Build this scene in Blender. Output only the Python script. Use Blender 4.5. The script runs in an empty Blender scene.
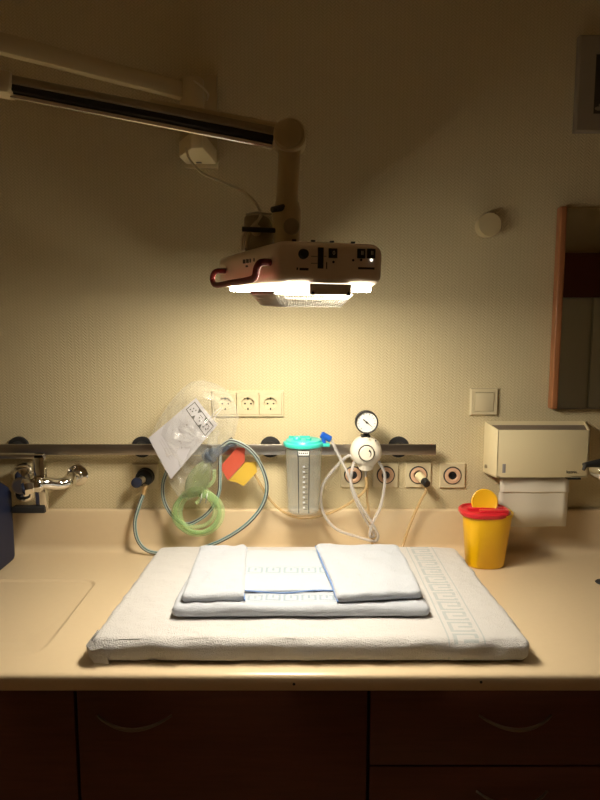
import bpy, bmesh, math, random
from mathutils import Vector, Matrix, noise
random.seed(7)
C = bpy.context.scene.collection
S = bpy.context.scene
PI = math.pi

# ------------------------------------------------------------ camera
EYE = Vector((0, -2.0, 1.63)); TH = math.radians(7.0); FP = 640.0
cam = bpy.data.cameras.new('camera'); camo = bpy.data.objects.new('camera', cam); C.objects.link(camo)
camo.location = EYE; camo.rotation_euler = (math.radians(90) - TH, 0, 0)
cam.sensor_fit = 'VERTICAL'; cam.sensor_height = 24.0; cam.lens = 24.0 * FP / 800.0
cam.clip_start = 0.02
S.camera = camo
# ------------------------------------------------------------ light, world, exposure
w = bpy.data.worlds.new('world'); S.world = w; w.use_nodes = True
w.node_tree.nodes['Background'].inputs[0].default_value = (1.0, 0.8, 0.55, 1)
w.node_tree.nodes['Background'].inputs[1].default_value = 0.02
LAMP_POWER = 82.0            # emission strength of the lamp diffuser
LAMP_COL = (1.0, 0.90, 0.72)
S.view_settings.view_transform = 'Standard'; S.view_settings.look = 'None'
S.view_settings.gamma = 1.0; S.view_settings.use_curve_mapping = False
S.view_settings.exposure = 0.0

# ------------------------------------------------------------ measuring helpers
def ray(px, py):
    u = (px - 300) / FP; v = (400 - py) / FP
    return Vector((u, math.cos(TH) + v * math.sin(TH), -math.sin(TH) + v * math.cos(TH)))
def F(px, py, Y):
    r = ray(px, py); return EYE + r * ((Y - EYE.y) / r.y)
def Z(px, py, z):
    r = ray(px, py); return EYE + r * ((z - EYE.z) / r.z)
def P(px, py, p0, n):
    r = ray(px, py); return EYE + r * ((p0 - EYE).dot(n) / r.dot(n))

# ------------------------------------------------------------ materials
def mat(name, col, rough=0.5, metal=0.0, spec=0.5, bump=None, var=None, coat=0.0, sss=0, alpha=None, trans=0.0, sheen=0.0, tint=0.08, edge=0.45):
    m = bpy.data.materials.new(name); m.use_nodes = True
    nt = m.node_tree; b = nt.nodes['Principled BSDF']
    b.inputs['Base Color'].default_value = (*col, 1); b.inputs['Roughness'].default_value = rough
    b.inputs['Metallic'].default_value = metal; b.inputs['Specular IOR Level'].default_value = spec
    b.inputs['Coat Weight'].default_value = coat; b.inputs['Transmission Weight'].default_value = trans
    b.inputs['Sheen Weight'].default_value = sheen
    if sss: b.inputs['Subsurface Weight'].default_value = sss; b.inputs['Subsurface Radius'].default_value = (.01, .006, .004)
    tc = nt.nodes.new('ShaderNodeTexCoord')
    if var:                                        # (scale, amount, stretch)
        n = nt.nodes.new('ShaderNodeTexNoise'); mp = nt.nodes.new('ShaderNodeMapping')
        mp.inputs['Scale'].default_value = var[2]; n.inputs['Scale'].default_value = var[0]; n.inputs['Detail'].default_value = 6
        nt.links.new(tc.outputs['Object'], mp.inputs[0]); nt.links.new(mp.outputs[0], n.inputs['Vector'])
        mx = nt.nodes.new('ShaderNodeMix'); mx.data_type = 'RGBA'
        mx.inputs[6].default_value = (*[c * (1 - var[1]) for c in col], 1); mx.inputs[7].default_value = (*[min(1, c * (1 + var[1])) for c in col], 1)
        nt.links.new(n.outputs['Fac'], mx.inputs[0]); nt.links.new(mx.outputs[2], b.inputs['Base Color'])
    if bump:                                       # (scale, strength, distance)
        n = nt.nodes.new('ShaderNodeTexNoise'); n.inputs['Scale'].default_value = bump[0]; n.inputs['Detail'].default_value = 3
        bp = nt.nodes.new('ShaderNodeBump'); bp.inputs['Strength'].default_value = bump[1]; bp.inputs['Distance'].default_value = bump[2]
        nt.links.new(tc.outputs['Object'], n.inputs['Vector']); nt.links.new(n.outputs['Fac'], bp.inputs['Height']); nt.links.new(bp.outputs[0], b.inputs['Normal'])
    if alpha is not None:
        m.surface_render_method = 'BLENDED' if hasattr(m, 'surface_render_method') else m
        tr = nt.nodes.new('ShaderNodeBsdfTransparent'); ms = nt.nodes.new('ShaderNodeMixShader')
        tr.inputs[0].default_value = (*[1 - tint + tint * c for c in col], 1)
        lw = nt.nodes.new('ShaderNodeLayerWeight'); lw.inputs[0].default_value = 0.35
        ma = nt.nodes.new('ShaderNodeMath'); ma.operation = 'MULTIPLY_ADD'; ma.use_clamp = True
        ma.inputs[1].default_value = edge; ma.inputs[2].default_value = alpha
        nt.links.new(lw.outputs['Facing'], ma.inputs[0]); nt.links.new(ma.outputs[0], ms.inputs[0])
        nt.links.new(tr.outputs[0], ms.inputs[1]); nt.links.new(b.outputs[0], ms.inputs[2])
        nt.links.new(ms.outputs[0], nt.nodes['Material Output'].inputs['Surface'])
    return m

def mnode(nt, op, a, b=None, c=None):
    n = nt.nodes.new('ShaderNodeMath'); n.operation = op
    for i, v in enumerate((a, b, c)):
        if v is None: continue
        if isinstance(v, (int, float)): n.inputs[i].default_value = v
        else: nt.links.new(v, n.inputs[i])
    return n.outputs[0]

def wallpaper():
    m = mat('woven_wallpaper', (0.60, 0.50, 0.31), rough=0.75, spec=0.25)
    nt = m.node_tree; b = nt.nodes['Principled BSDF']
    tc = nt.nodes.new('ShaderNodeTexCoord'); sx = nt.nodes.new('ShaderNodeSeparateXYZ')
    nt.links.new(tc.outputs['Object'], sx.inputs[0])
    X = mnode(nt, 'ADD', sx.outputs[0], sx.outputs[1]); Zc = sx.outputs[2]
    zig = mnode(nt, 'PINGPONG', mnode(nt, 'ADD', X, 5.0), 0.0115)
    a = mnode(nt, 'SINE', mnode(nt, 'MULTIPLY', mnode(nt, 'ADD', zig, Zc), 2 * PI / 0.0095))
    c = mnode(nt, 'SINE', mnode(nt, 'MULTIPLY', X, 2 * PI / 0.0115))
    w_ = mnode(nt, 'MULTIPLY_ADD', c, 0.25, mnode(nt, 'MULTIPLY', a, 0.75))
    n = nt.nodes.new('ShaderNodeTexNoise'); n.inputs['Scale'].default_value = 160
    nt.links.new(tc.outputs['Object'], n.inputs['Vector'])
    h = mnode(nt, 'ADD', mnode(nt, 'MULTIPLY', w_, 0.5), mnode(nt, 'MULTIPLY', n.outputs['Fac'], 0.7))
    bp = nt.nodes.new('ShaderNodeBump'); bp.inputs['Strength'].default_value = 0.5; bp.inputs['Distance'].default_value = 0.0016
    nt.links.new(h, bp.inputs['Height']); nt.links.new(bp.outputs[0], b.inputs['Normal'])
    cr = nt.nodes.new('ShaderNodeMix'); cr.data_type = 'RGBA'
    cr.inputs[6].default_value = (0.535, 0.45, 0.275, 1); cr.inputs[7].default_value = (0.65, 0.555, 0.35, 1)
    nt.links.new(mnode(nt, 'MULTIPLY_ADD', w_, 0.5, 0.5), cr.inputs[0]); nt.links.new(cr.outputs[2], b.inputs['Base Color'])
    return m

def towel(name, col, bands=(), pat=(0.50, 0.60, 0.68), fuzz=0.9):
    """bands: (axis, centre, half width, lo, hi, cell) in object space"""
    m = mat(name, col, rough=0.95, spec=0.1, sheen=0.3)
    nt = m.node_tree; b = nt.nodes['Principled BSDF']
    tc = nt.nodes.new('ShaderNodeTexCoord'); sx = nt.nodes.new('ShaderNodeSeparateXYZ'); nt.links.new(tc.outputs['Object'], sx.inputs[0])
    v = nt.nodes.new('ShaderNodeTexNoise'); v.inputs['Scale'].default_value = 420; v.inputs['Detail'].default_value = 2
    n2 = nt.nodes.new('ShaderNodeTexNoise'); n2.inputs['Scale'].default_value = 22; n2.inputs['Detail'].default_value = 4
    nt.links.new(tc.outputs['Object'], v.inputs['Vector']); nt.links.new(tc.outputs['Object'], n2.inputs['Vector'])
    bp = nt.nodes.new('ShaderNodeBump'); bp.inputs['Strength'].default_value = fuzz; bp.inputs['Distance'].default_value = 0.0034
    h = mnode(nt, 'ADD', v.outputs['Fac'], mnode(nt, 'MULTIPLY', n2.outputs['Fac'], 2.6))
    nt.links.new(h, bp.inputs['Height']); nt.links.new(bp.outputs[0], b.inputs['Normal'])
    tot = None
    for ax, cen, hw, lo, hi, cell in bands:
        a = sx.outputs[ax]; o = sx.outputs[1 - ax]
        ina = mnode(nt, 'LESS_THAN', mnode(nt, 'ABSOLUTE', mnode(nt, 'SUBTRACT', a, cen)), hw)
        ino = mnode(nt, 'MULTIPLY', mnode(nt, 'GREATER_THAN', o, lo), mnode(nt, 'LESS_THAN', o, hi))
        u = mnode(nt, 'DIVIDE', mnode(nt, 'SUBTRACT', a, cen), 2 * hw)                                    # -.5 .. .5
        fv = mnode(nt, 'SUBTRACT', mnode(nt, 'FRACT', mnode(nt, 'DIVIDE', o, cell)), 0.5)
        mm = mnode(nt, 'MAXIMUM', mnode(nt, 'ABSOLUTE', mnode(nt, 'MULTIPLY', u, 1.25)), mnode(nt, 'ABSOLUTE', fv))
        r1 = mnode(nt, 'MULTIPLY', mnode(nt, 'GREATER_THAN', mm, 0.30), mnode(nt, 'LESS_THAN', mm, 0.43))
        gap = mnode(nt, 'SUBTRACT', 1.0, mnode(nt, 'MULTIPLY', mnode(nt, 'GREATER_THAN', u, 0.0), mnode(nt, 'LESS_THAN', mnode(nt, 'ABSOLUTE', mnode(nt, 'ADD', fv, 0.05)), 0.17)))
        r0 = mnode(nt, 'MULTIPLY', mnode(nt, 'LESS_THAN', mnode(nt, 'ABSOLUTE', fv), 0.07), mnode(nt, 'LESS_THAN', mnode(nt, 'ABSOLUTE', mnode(nt, 'SUBTRACT', u, 0.12)), 0.2))
        bd = mnode(nt, 'GREATER_THAN', mnode(nt, 'ABSOLUTE', u), 0.46)
        k = mnode(nt, 'MAXIMUM', mnode(nt, 'MAXIMUM', mnode(nt, 'MULTIPLY', r1, gap), r0), bd)
        k = mnode(nt, 'MULTIPLY', k, mnode(nt, 'MULTIPLY', ina, ino))
        tot = k if tot is None else mnode(nt, 'MAXIMUM', tot, k)
    if tot is not None:
        mx = nt.nodes.new('ShaderNodeMix'); mx.data_type = 'RGBA'
        mx.inputs[6].default_value = (*col, 1); mx.inputs[7].default_value = (*pat, 1)
        nt.links.new(tot, mx.inputs[0]); nt.links.new(mx.outputs[2], b.inputs['Base Color'])
    return m

def emit(name, col, s):
    m = bpy.data.materials.new(name); m.use_nodes = True; nt = m.node_tree
    nt.nodes.remove(nt.nodes['Principled BSDF']); e = nt.nodes.new('ShaderNodeEmission')
    e.inputs[0].default_value = (*col, 1); e.inputs[1].default_value = s
    nt.links.new(e.outputs[0], nt.nodes['Material Output'].inputs['Surface']); return m

M = dict(
    wall=wallpaper(),
    plain=mat('painted_wall', (0.80, 0.64, 0.42), 0.8, bump=(90, .1, .001)),
    ceil=mat('ceiling_paint', (0.70, 0.56, 0.38), 0.9, bump=(60, .1, .001)),
    floor=mat('linoleum', (0.30, 0.17, 0.09), 0.45, var=(30, .25, (1, 1, 1))),
    counter=mat('solid_worktop', (0.68, 0.535, 0.345), 0.28, spec=0.45, var=(60, .025, (1, 1, 1)), coat=0.1),
    cherry=mat('cherry_wood', (0.11, 0.030, 0.014), 0.42, var=(9, .35, (1, 1, 12)), coat=0.05),
    carcass=mat('cabinet_inside', (0.05, 0.02, 0.012), 0.7),
    frame=mat('orange_wood', (0.37, 0.15, 0.06), 0.4, var=(14, .25, (8, 8, .6))),
    darksteel=mat('dull_steel', (0.24, 0.20, 0.16), 0.35, 1.0),
    chrome=mat('chrome', (0.78, 0.76, 0.72), 0.10, 1.0),
    steel=mat('brushed_steel', (0.50, 0.47, 0.43), 0.30, 1.0, var=(40, .08, (.2, 8, 8))),
    railm=mat('rail_steel', (0.40, 0.36, 0.32), 0.34, 1.0, var=(40, .08, (.2, 8, 8))),
    black=mat('black_plastic', (0.012, 0.012, 0.013), 0.35),
    dark=mat('dark_rubber', (0.018, 0.017, 0.017), 0.6),
    white=mat('white_plastic', (0.76, 0.66, 0.42), 0.35),
    paperw=mat('paper_white', (0.72, 0.66, 0.55), 0.85, bump=(200, .2, .0005)),
    leaflet=mat('leaflet_paper', (0.43, 0.41, 0.43), 0.7, bump=(14, .35, .006)),
    ivory=mat('ivory_plastic', (0.62, 0.53, 0.34), 0.4),
    lampbody=mat('lamp_enamel', (0.84, 0.72, 0.60), 0.35, bump=(150, .04, .0005)),
    armbeige=mat('arm_enamel', (0.55, 0.45, 0.26), 0.4),
    armgrey=mat('arm_grey_sleeve', (0.34, 0.29, 0.20), 0.45),
    red=mat('red_grip', (0.15, 0.014, 0.011), 0.6, spec=0.2),
    redlid=mat('red_lid', (0.62, 0.02, 0.03), 0.3),
    yellow=mat('yellow_bin', (0.88, 0.50, 0.004), 0.35, sss=0.0),
    yellowcap=mat('yellow_cap', (0.86, 0.47, 0.015), 0.35),
    teal=mat('teal_lid', (0.04, 0.50, 0.42), 0.3),
    blue=mat('blue_connector', (0.01, 0.08, 0.42), 0.3),
    navy=mat('navy_plastic', (0.008, 0.013, 0.040), 0.5, spec=0.3),
    navyband=mat('navy_label', (0.015, 0.02, 0.045), 0.5),
    brass=mat('brass', (0.75, 0.55, 0.30), 0.3, 0.9),
    pink=mat('pink_ring', (0.66, 0.42, 0.27), 0.5),
    clear=mat('clear_film', (0.80, 0.80, 0.74), 0.14, alpha=0.085, spec=1.0, edge=.22),
    canister=mat('canister_plastic', (0.74, 0.74, 0.68), 0.25, alpha=0.09, edge=.3, spec=0.6),
    tube=mat('clear_tube', (0.75, 0.72, 0.70), 0.15, alpha=0.34, spec=0.8),
    tubey=mat('amber_tube', (0.72, 0.52, 0.25), 0.2, tint=.3, alpha=0.45, spec=0.7),
    green=mat('green_tube', (0.64, 0.84, 0.46), 0.12, tint=.28, alpha=0.17, spec=0.7),
    greenbag=mat('green_silicone', (0.42, 0.50, 0.26), 0.25, tint=.4, alpha=0.22, spec=0.7),
    hose=mat('hose_grey', (0.36, 0.42, 0.39), 0.4),
    hoseteal=mat('hose_teal', (0.025, 0.12, 0.13), 0.4),
    redflag=mat('red_card', (0.74, 0.14, 0.08), 0.35, tint=.6, alpha=0.58),
    yelflag=mat('yellow_card', (0.86, 0.62, 0.08), 0.35, tint=.55, alpha=0.5),
    valve=mat('smoky_plastic', (0.10, 0.13, 0.18), 0.12, tint=.5, alpha=0.42, spec=0.9),
    silver=mat('silver_frame', (0.30, 0.26, 0.20), 0.5, 0.3),
    picture=mat('picture_print', (0.035, 0.03, 0.022), 0.4, var=(22, .8, (1, 1, 1))),
    mirror=mat('mirror_glass', (0.88, 0.90, 0.84), 0.01, 1.0),
    wardrobe=mat('wardrobe_grey', (0.56, 0.53, 0.42), 0.5),
    fascia=mat('fascia_brown', (0.10, 0.018, 0.008), 0.45),
    cable=mat('white_cable', (0.66, 0.58, 0.42), 0.5),
    dial=mat('gauge_dial', (0.78, 0.78, 0.74), 0.4),
    ink=mat('black_ink', (0.02, 0.018, 0.018), 0.6),
    greyink=mat('grey_ink', (0.30, 0.28, 0.27), 0.6),
    whiteink=mat('white_ink', (0.7, 0.7, 0.68), 0.6),
    piping=mat('blue_piping', (0.16, 0.26, 0.50), 0.8),
    plate=mat('grey_plate', (0.80, 0.74, 0.64), 0.4),
    lamp=emit('lamp_diffuser', LAMP_COL, LAMP_POWER),
    led=emit('white_led', (1, .95, .85), 2.5),
    dullgrey=mat('dull_grey', (0.20, 0.155, 0.12), 0.6),
    heater=mat('heater_reflector', (0.30, 0.28, 0.25), 0.5, 0.3),
    grillem=mat('grille_white', (0.80, 0.76, 0.66), 0.4),
)
M['sheet'] = towel('terry_sheet', (0.63, 0.61, 0.60),
                   bands=((0, .336, .040, -.29, .29, .052),), pat=(0.47, 0.50, 0.51), fuzz=1.0)
M['towel'] = towel('terry_towel', (0.475, 0.50, 0.555), bands=(), fuzz=0.8)
M['towelpat'] = towel('terry_towel_border', (0.475, 0.50, 0.555), bands=((1, -.128, .022, -.25, .25, .042),), pat=(0.29, 0.36, 0.44), fuzz=0.7)
M['towelmid'] = towel('terry_towel_band', (0.47, 0.51, 0.56), bands=((1, .025, .026, -.25, .25, .046),), pat=(0.30, 0.38, 0.45), fuzz=0.6)

# ------------------------------------------------------------ mesh helpers
class MB:
    def __init__(s, off=(0, 0, 0)): s.bm = bmesh.new(); s.off = Vector(off)
    def _merge(s, b, mtx=None):
        if mtx is not None: b.transform(mtx)
        me = bpy.data.meshes.new('t'); b.to_mesh(me); s.bm.from_mesh(me); bpy.data.meshes.remove(me); b.free()
    def box(s, a, b, r=0.0, seg=2, mtx=None):
        t = bmesh.new(); bmesh.ops.create_cube(t, size=1)
        a = Vector(a); b = Vector(b)
        for v in t.verts: v.co = Vector(((a.x + b.x) / 2 + v.co.x * (b.x - a.x), (a.y + b.y) / 2 + v.co.y * (b.y - a.y), (a.z + b.z) / 2 + v.co.z * (b.z - a.z)))
        bmesh.ops.recalc_face_normals(t, faces=t.faces)
        if r > 0: bmesh.ops.bevel(t, geom=list(t.edges), offset=r, segments=seg, profile=0.5, affect='EDGES')
        s._merge(t, mtx); return s
    def rbox(s, a, b, r, n=8, fn=None, mtx=None):
        """rounded box on a fine grid; fn(p, unit) may deform"""
        t = bmesh.new(); bmesh.ops.create_cube(t, size=2)
        bmesh.ops.subdivide_edges(t, edges=list(t.edges), cuts=n, use_grid_fill=True)
        a = Vector(a); b = Vector(b); c = (a + b) / 2; h = (b - a) / 2
        for v in t.verts:
            q = Vector([math.copysign(1, k) * (1 - (1 - abs(k)) ** 1.6) if abs(k) < 1 else k for k in v.co])
            p = Vector((q.x * h.x, q.y * h.y, q.z * h.z))
            rr = [min(r, h[i]) for i in range(3)]
            inn = Vector([max(-h[i] + rr[i], min(h[i] - rr[i], p[i])) for i in range(3)])
            d = p - inn; e = Vector([d[i] / rr[i] if rr[i] > 0 else 0 for i in range(3)])
            if e.length > 1e-6:
                m_ = max(abs(k) for k in e)
                e2 = e.normalized() * m_
                p = inn + Vector([e2[i] * rr[i] for i in range(3)])
            v.co = c + p
            if fn: v.co = fn(v.co.copy(), q)
        bmesh.ops.recalc_face_normals(t, faces=t.faces)
        s._merge(t, mtx); return s
    def prism(s, pts, d, r=0.0):
        """pts: 3d polygon; d: extrusion vector"""
        t = bmesh.new(); d = Vector(d)
        v0 = [t.verts.new(Vector(p)) for p in pts]; v1 = [t.verts.new(Vector(p) + d) for p in pts]
        t.faces.new(v0); t.faces.new(v1[::-1]); n = len(pts)
        for i in range(n): t.faces.new((v0[i], v0[(i + 1) % n], v1[(i + 1) % n], v1[i]))
        bmesh.ops.recalc_face_normals(t, faces=t.faces)
        if r > 0: bmesh.ops.bevel(t, geom=list(t.edges), offset=r, segments=2, profile=0.5, affect='EDGES')
        s._merge(t); return s
    def loft(s, rings, cap=True, closed=True):
        t = bmesh.new(); R = [[t.verts.new(Vector(p)) for p in ring] for ring in rings]
        n = len(R[0])
        for a, b in zip(R, R[1:]):
            for i in range(n if closed else n - 1):
                j = (i + 1) % n
                try: t.faces.new((a[i], a[j], b[j], b[i]))
                except ValueError: pass
        if cap and closed:
            t.faces.new(R[0][::-1]); t.faces.new(R[-1])
        bmesh.ops.recalc_face_normals(t, faces=t.faces)
        s._merge(t); return s
    def lathe(s, prof, c, axis, n=28, sx=1.0):
        """prof: list of (radius, height along axis)"""
        c = Vector(c); ax = Vector(axis).normalized()
        ref = Vector((1, 0, 0)) if abs(ax.x) < .9 else Vector((0, 0, 1))
        e1 = (ref - ax * ref.dot(ax)).normalized(); e2 = ax.cross(e1)
        rings = [[c + ax * h + e1 * (max(r, 1e-5) * sx * math.cos(2 * PI * i / n)) + e2 * (max(r, 1e-5) * math.sin(2 * PI * i / n)) for i in range(n)] for r, h in prof]
        return s.loft(rings)
    def cyl(s, a, b, r, r2=None, n=24, ch=0.0):
        a = Vector(a); b = Vector(b); L = (b - a).length; r2 = r if r2 is None else r2
        pr = [(r - ch, 0), (r, ch), (r2, L - ch), (r2 - ch, L)] if ch else [(r, 0), (r2, L)]
        return s.lathe(pr, a, b - a, n)
    def tube(s, pts, r, n=12, sub=8, smooth=True, off=None):
        pts = [Vector(p) for p in pts]; path = []
        if smooth and len(pts) > 2:
            q = [pts[0] * 2 - pts[1]] + pts + [pts[-1] * 2 - pts[-2]]
            for i in range(1, len(q) - 2):
                for k in range(sub):
                    t = k / sub; a, b, c, d = q[i - 1], q[i], q[i + 1], q[i + 2]
                    path.append(.5 * ((2 * b) + (c - a) * t + (2 * a - 5 * b + 4 * c - d) * t * t + (3 * b - a - 3 * c + d) * t ** 3))
            path.append(pts[-1])
        else: path = pts
        rings = []; prev = None
        for i, p in enumerate(path):
            tn = (path[min(i + 1, len(path) - 1)] - path[max(i - 1, 0)]).normalized()
            if prev is None:
                ref = Vector((0, -1, 0)) if abs(tn.y) < .9 else Vector((0, 0, 1))
                e1 = (ref - tn * ref.dot(tn)).normalized()
            else:
                e1 = prev - tn * prev.dot(tn); e1.normalize()
            prev = e1; e2 = tn.cross(e1)
            cc = p if off is None else p + e1 * off[0] + e2 * off[1]
            rings.append([cc + e1 * (r * math.cos(2 * PI * k / n)) + e2 * (r * math.sin(2 * PI * k / n)) for k in range(n)])
        return s.loft(rings)
    def plate_hole(s, w, h, th, r, depth, n=32, c=(0, 0, 0), bev=0.003):
        """plate in XZ facing -y, back at y=0 (rel c), round recess radius r reaching depth below the face"""
        c = Vector(c); sq = []; 
        for k in range(n):
            a = 2 * PI * k / n; x, z = math.cos(a), math.sin(a); m_ = max(abs(x), abs(z))
            sq.append((x / m_, z / m_))
        def R(sx_, sz_, y): return [c + Vector((a * sx_, y, b * sz_)) for a, b in sq]
        def O(rr, y): return [c + Vector((rr * math.cos(2 * PI * k / n), y, rr * math.sin(2 * PI * k / n))) for k in range(n)]
        s.loft([R(w / 2, h / 2, 0), R(w / 2, h / 2, -th + bev), R(w / 2 - bev, h / 2 - bev, -th), O(r, -th), O(r * .97, -th + depth)])
        return s
    def build(s, name, m, parent=None, smooth=True, **kw):
        me = bpy.data.meshes.new(name)
        for v in s.bm.verts: v.co -= s.off
        s.bm.to_mesh(me); s.bm.free(); me.materials.append(m)
        if smooth:
            me.polygons.foreach_set('use_smooth', [True] * len(me.polygons))
            try: me.set_sharp_from_angle(angle=math.radians(38))
            except Exception: pass
        o = bpy.data.objects.new(name, me); C.objects.link(o)
        if parent: o.parent = parent
        else: o.location = s.off
        for k, v in kw.items(): o[k] = v
        return o

def thing(name, label, cat, loc=(0, 0, 0), rotz=0, group=None):
    o = bpy.data.objects.new(name, None); C.objects.link(o); o.empty_display_size = .05
    o.location = loc; o.rotation_euler = (0, 0, rotz); o['label'] = label; o['category'] = cat
    if group: o['group'] = group
    return o
def tag(o, label, cat, group=None):
    o['label'] = label; o['category'] = cat
    if group: o['group'] = group
    return o
def copy_thing(o, loc, label, name=None):
    def cp(q, par):
        c = q.copy(); C.objects.link(c); c.parent = par
        for ch in [k for k in kids if k.parent == q]: cp(ch, c)
        return c
    kids = list(bpy.data.objects); r = cp(o, None); r.location = loc; r['label'] = label
    return r
def text_mb(txt, size, c, xdir, ydir, off, th=0.0004):
    cu = bpy.data.curves.new('t', 'FONT'); cu.body = txt; cu.size = size; cu.extrude = th; cu.align_x = 'CENTER'; cu.align_y = 'CENTER'; cu.resolution_u = 2
    o = bpy.data.objects.new('t', cu); C.objects.link(o); bpy.context.view_layer.update()
    me = bpy.data.meshes.new_from_object(o.evaluated_get(bpy.context.evaluated_depsgraph_get()))
    bpy.data.objects.remove(o)
    x = Vector(xdir).normalized(); y = Vector(ydir).normalized(); z = x.cross(y)
    mt = Matrix(((x.x, y.x, z.x, c[0]), (x.y, y.y, z.y, c[1]), (x.z, y.z, z.z, c[2]), (0, 0, 0, 1)))
    me.transform(mt); mb = MB(off); mb.bm.from_mesh(me); return mb

def struct(name, a, b, m):
    return MB().box(a, b).build(name, m, kind='structure', smooth=False)

# ============================================================ ROOM
XL, XR, YF, ZC = -1.7, 3.2, -3.6, 2.75
struct('wall_back', (XL, 0, 0), (XR, .1, ZC), M['wall'])
struct('wall_left', (XL - .1, YF, 0), (XL, .1, ZC), M['wall'])
struct('wall_right', (XR, YF, 0), (XR + .1, .1, ZC), M['plain'])
struct('wall_front', (XL, YF - .1, 0), (XR, YF, ZC), M['plain'])
struct('floor', (XL - .1, YF - .1, -.1), (XR + .1, .1, 0), M['floor'])
struct('ceiling', (XL - .1, YF - .1, ZC), (XR + .1, .1, ZC + .1), M['ceil'])

# ============================================================ WORKTOP
CX0, CX1, YFR = XL + .002, 2.0, -.748
BX, BY0, BY1, BLX = -.573, -.665, -.250, -1.2
def smooth(a, b, x):
    t = max(0, min(1, (x - a) / (b - a))); return t * t * (3 - 2 * t)
def basin(x, y):
    cx, cy = (BX + BLX) / 2, (BY0 + BY1) / 2; hx, hy = (BX - BLX) / 2, (BY1 - BY0) / 2; rc = .045
    qx = abs(x - cx) - hx + rc; qy = abs(y - cy) - hy + rc
    d = math.hypot(max(qx, 0), max(qy, 0)) + min(max(qx, qy), 0) - rc
    if d >= 0: return 0.0
    k = .35 + .65 * smooth(BY0, BY0 + .2, y)
    return -(.0045 * smooth(0, .006, -d) * k + .008 * smooth(0, .16, -d))
prof = [(-.0015, .895), (-.0015, 1.031), (-.004, 1.034), (-.017, 1.034), (-.0205, 1.031), (-.022, 1.02), (-.022, .925)]
for k in range(1, 7):
    a = k / 6 * PI / 2; prof.append((-.022 - .025 * (1 - math.cos(a)), .925 - .025 * math.sin(a)))
ys = [-.08, -.12, -.16, -.2]
y = -.243
while y > -.70: ys.append(y); y -= .0035 if y > -.31 else .01
ys += [-.71, -.735]
prof += [(y, .9) for y in ys]
prof += [(-.743, .8985), (-.7467, .8955), (YFR, .890), (YFR, .868), (-.746, .864), (-.742, .862), (-.70, .862), (-.70, .895)]
xs = [CX0, -1.5, -1.25]
x = -1.2
while x < -.535: xs.append(x); x += .012 if x < -.64 else .0035
xs += [-.5, -.2, .1, .4, .7, 1.0, 1.5, CX1]
mb = MB(); rings = []
for x in xs:
    rings.append([(x, py_, pz + (basin(x, py_) if pz == .9 else 0)) for py_, pz in prof])
mb.loft(rings)
top = mb.build('worktop', M['counter'])
tag(top, 'beige moulded worktop with upstand at the wall and shallow sunken panel on the left', 'worktop')
root = top
p = Z(18, 609, .894)
MB().lathe([(.0155, -.001), (.0155, .0018), (.0135, .0022), (.012, .0008)], (p.x, p.y, .8885), (0, 0, 1)).build('rim_ring', M['counter'], top)
MB().lathe([(.0125, 0), (.0125, .0016), (.001, .0012)], (p.x, p.y, .8887), (0, 0, 1)).build('drain_hole', M['black'], top, label='small black oval drain hole')
for px in (294, 481):
    mb = MB(); q = F(px, 684 if px < 400 else 682, YFR); mb.lathe([(.003, 0), (.003, .0012), (.001, .0015)], (q.x, YFR, q.z), (0, -1, 0), 10)
    mb.build('screw_hole', M['black'], top, label='small dark screw hole in front edge')

# ============================================================ CABINETS
YD = -.725
def bow_handle(parent, x0, x1, z, off, sag=.016):
    pts = []
    for k in range(13):
        t = k / 12; s_ = math.sin(t * PI)
        pts.append((x0 + (x1 - x0) * t, YD - .004 - .026 * s_ ** .7, z + .006 - sag * s_))
    b = MB(off)
    P_ = [Vector(q) for q in pts]; rings = []
    for i, q in enumerate(P_):
        wd = .0022 + .0022 * math.sin(i / 12 * PI)
        tn = (P_[min(i + 1, 12)] - P_[max(i - 1, 0)]).normalized(); e2 = Vector((0, 0, 1)); e1 = tn.cross(e2).normalized()
        rings.append([q + e1 * (.003 * math.cos(a)) + e2 * (wd * math.sin(a)) for a in [2 * PI * j / 12 for j in range(12)]])
    b.loft(rings); return b.build('handle', M['darksteel'], parent, label='bowed metal handle')
def cab(label, cat, x0, x1, name):
    off = (x0 + (x1 - x0) / 2, -.36, 0)
    t = thing(name, label, cat, off)
    b = MB(off); b.box((x0, YD + .022, .09), (x0 + .016, -.03, .858)); b.box((x1 - .016, YD + .022, .09), (x1, -.03, .858))
    b.box((x0, YD + .022, .09), (x1, -.03, .106)); b.box((x0, -.045, .09), (x1, -.03, .858)); b.box((x0, YD + .022, .842), (x1, YD + .1, .858))
    b.build('carcass', M['carcass'], t)
    MB(off).box((x0, YD + .07, 0), (x1, YD + .085, .09)).build('plinth', M['carcass'], t)
    return t, off
HZ = F(130, 717, YD).z
t, off = cab('dark cherry base cabinet left of the wide door, under the sunken panel', 'cabinet', -1.10, -.479, 'base_cabinet')
MB(off).box((-1.097, YD, .10), (-.482, YD + .019, .851), .0015).build('door', M['cherry'], t)
t, off = cab('dark cherry base cabinet with one wide door under the changing mattress', 'cabinet', -.478, .146, 'base_cabinet')
d = MB(off).box((-.475, YD, .10), (.143, YD + .019, .851), .0015).build('door', M['cherry'], t)
bow_handle(d, F(97, 717, YD - .01).x, F(171, 717, YD - .01).x, HZ, off)
t, off = cab('dark cherry drawer unit with bowed handles, right of the wide cabinet door', 'cabinet', .147, .95, 'drawer_cabinet')
zt = .851; dh = .1715
for k in range(4):
    b0 = zt - dh if k < 3 else .10
    d = MB(off).box((.150, YD, b0), (.947, YD + .019, zt), .0015).build('drawer', M['cherry'], t)
    bow_handle(d, F(480, 718, YD - .01).x, F(552, 718, YD - .01).x, HZ - k * .1755, off)
    zt = b0 - .004
t, off = cab('dark cherry base cabinet at the far right beyond the drawers', 'cabinet', .951, 1.95, 'base_cabinet')
MB(off).box((.954, YD, .10), (1.947, YD + .019, .851), .0015).build('door', M['cherry'], t)
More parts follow.
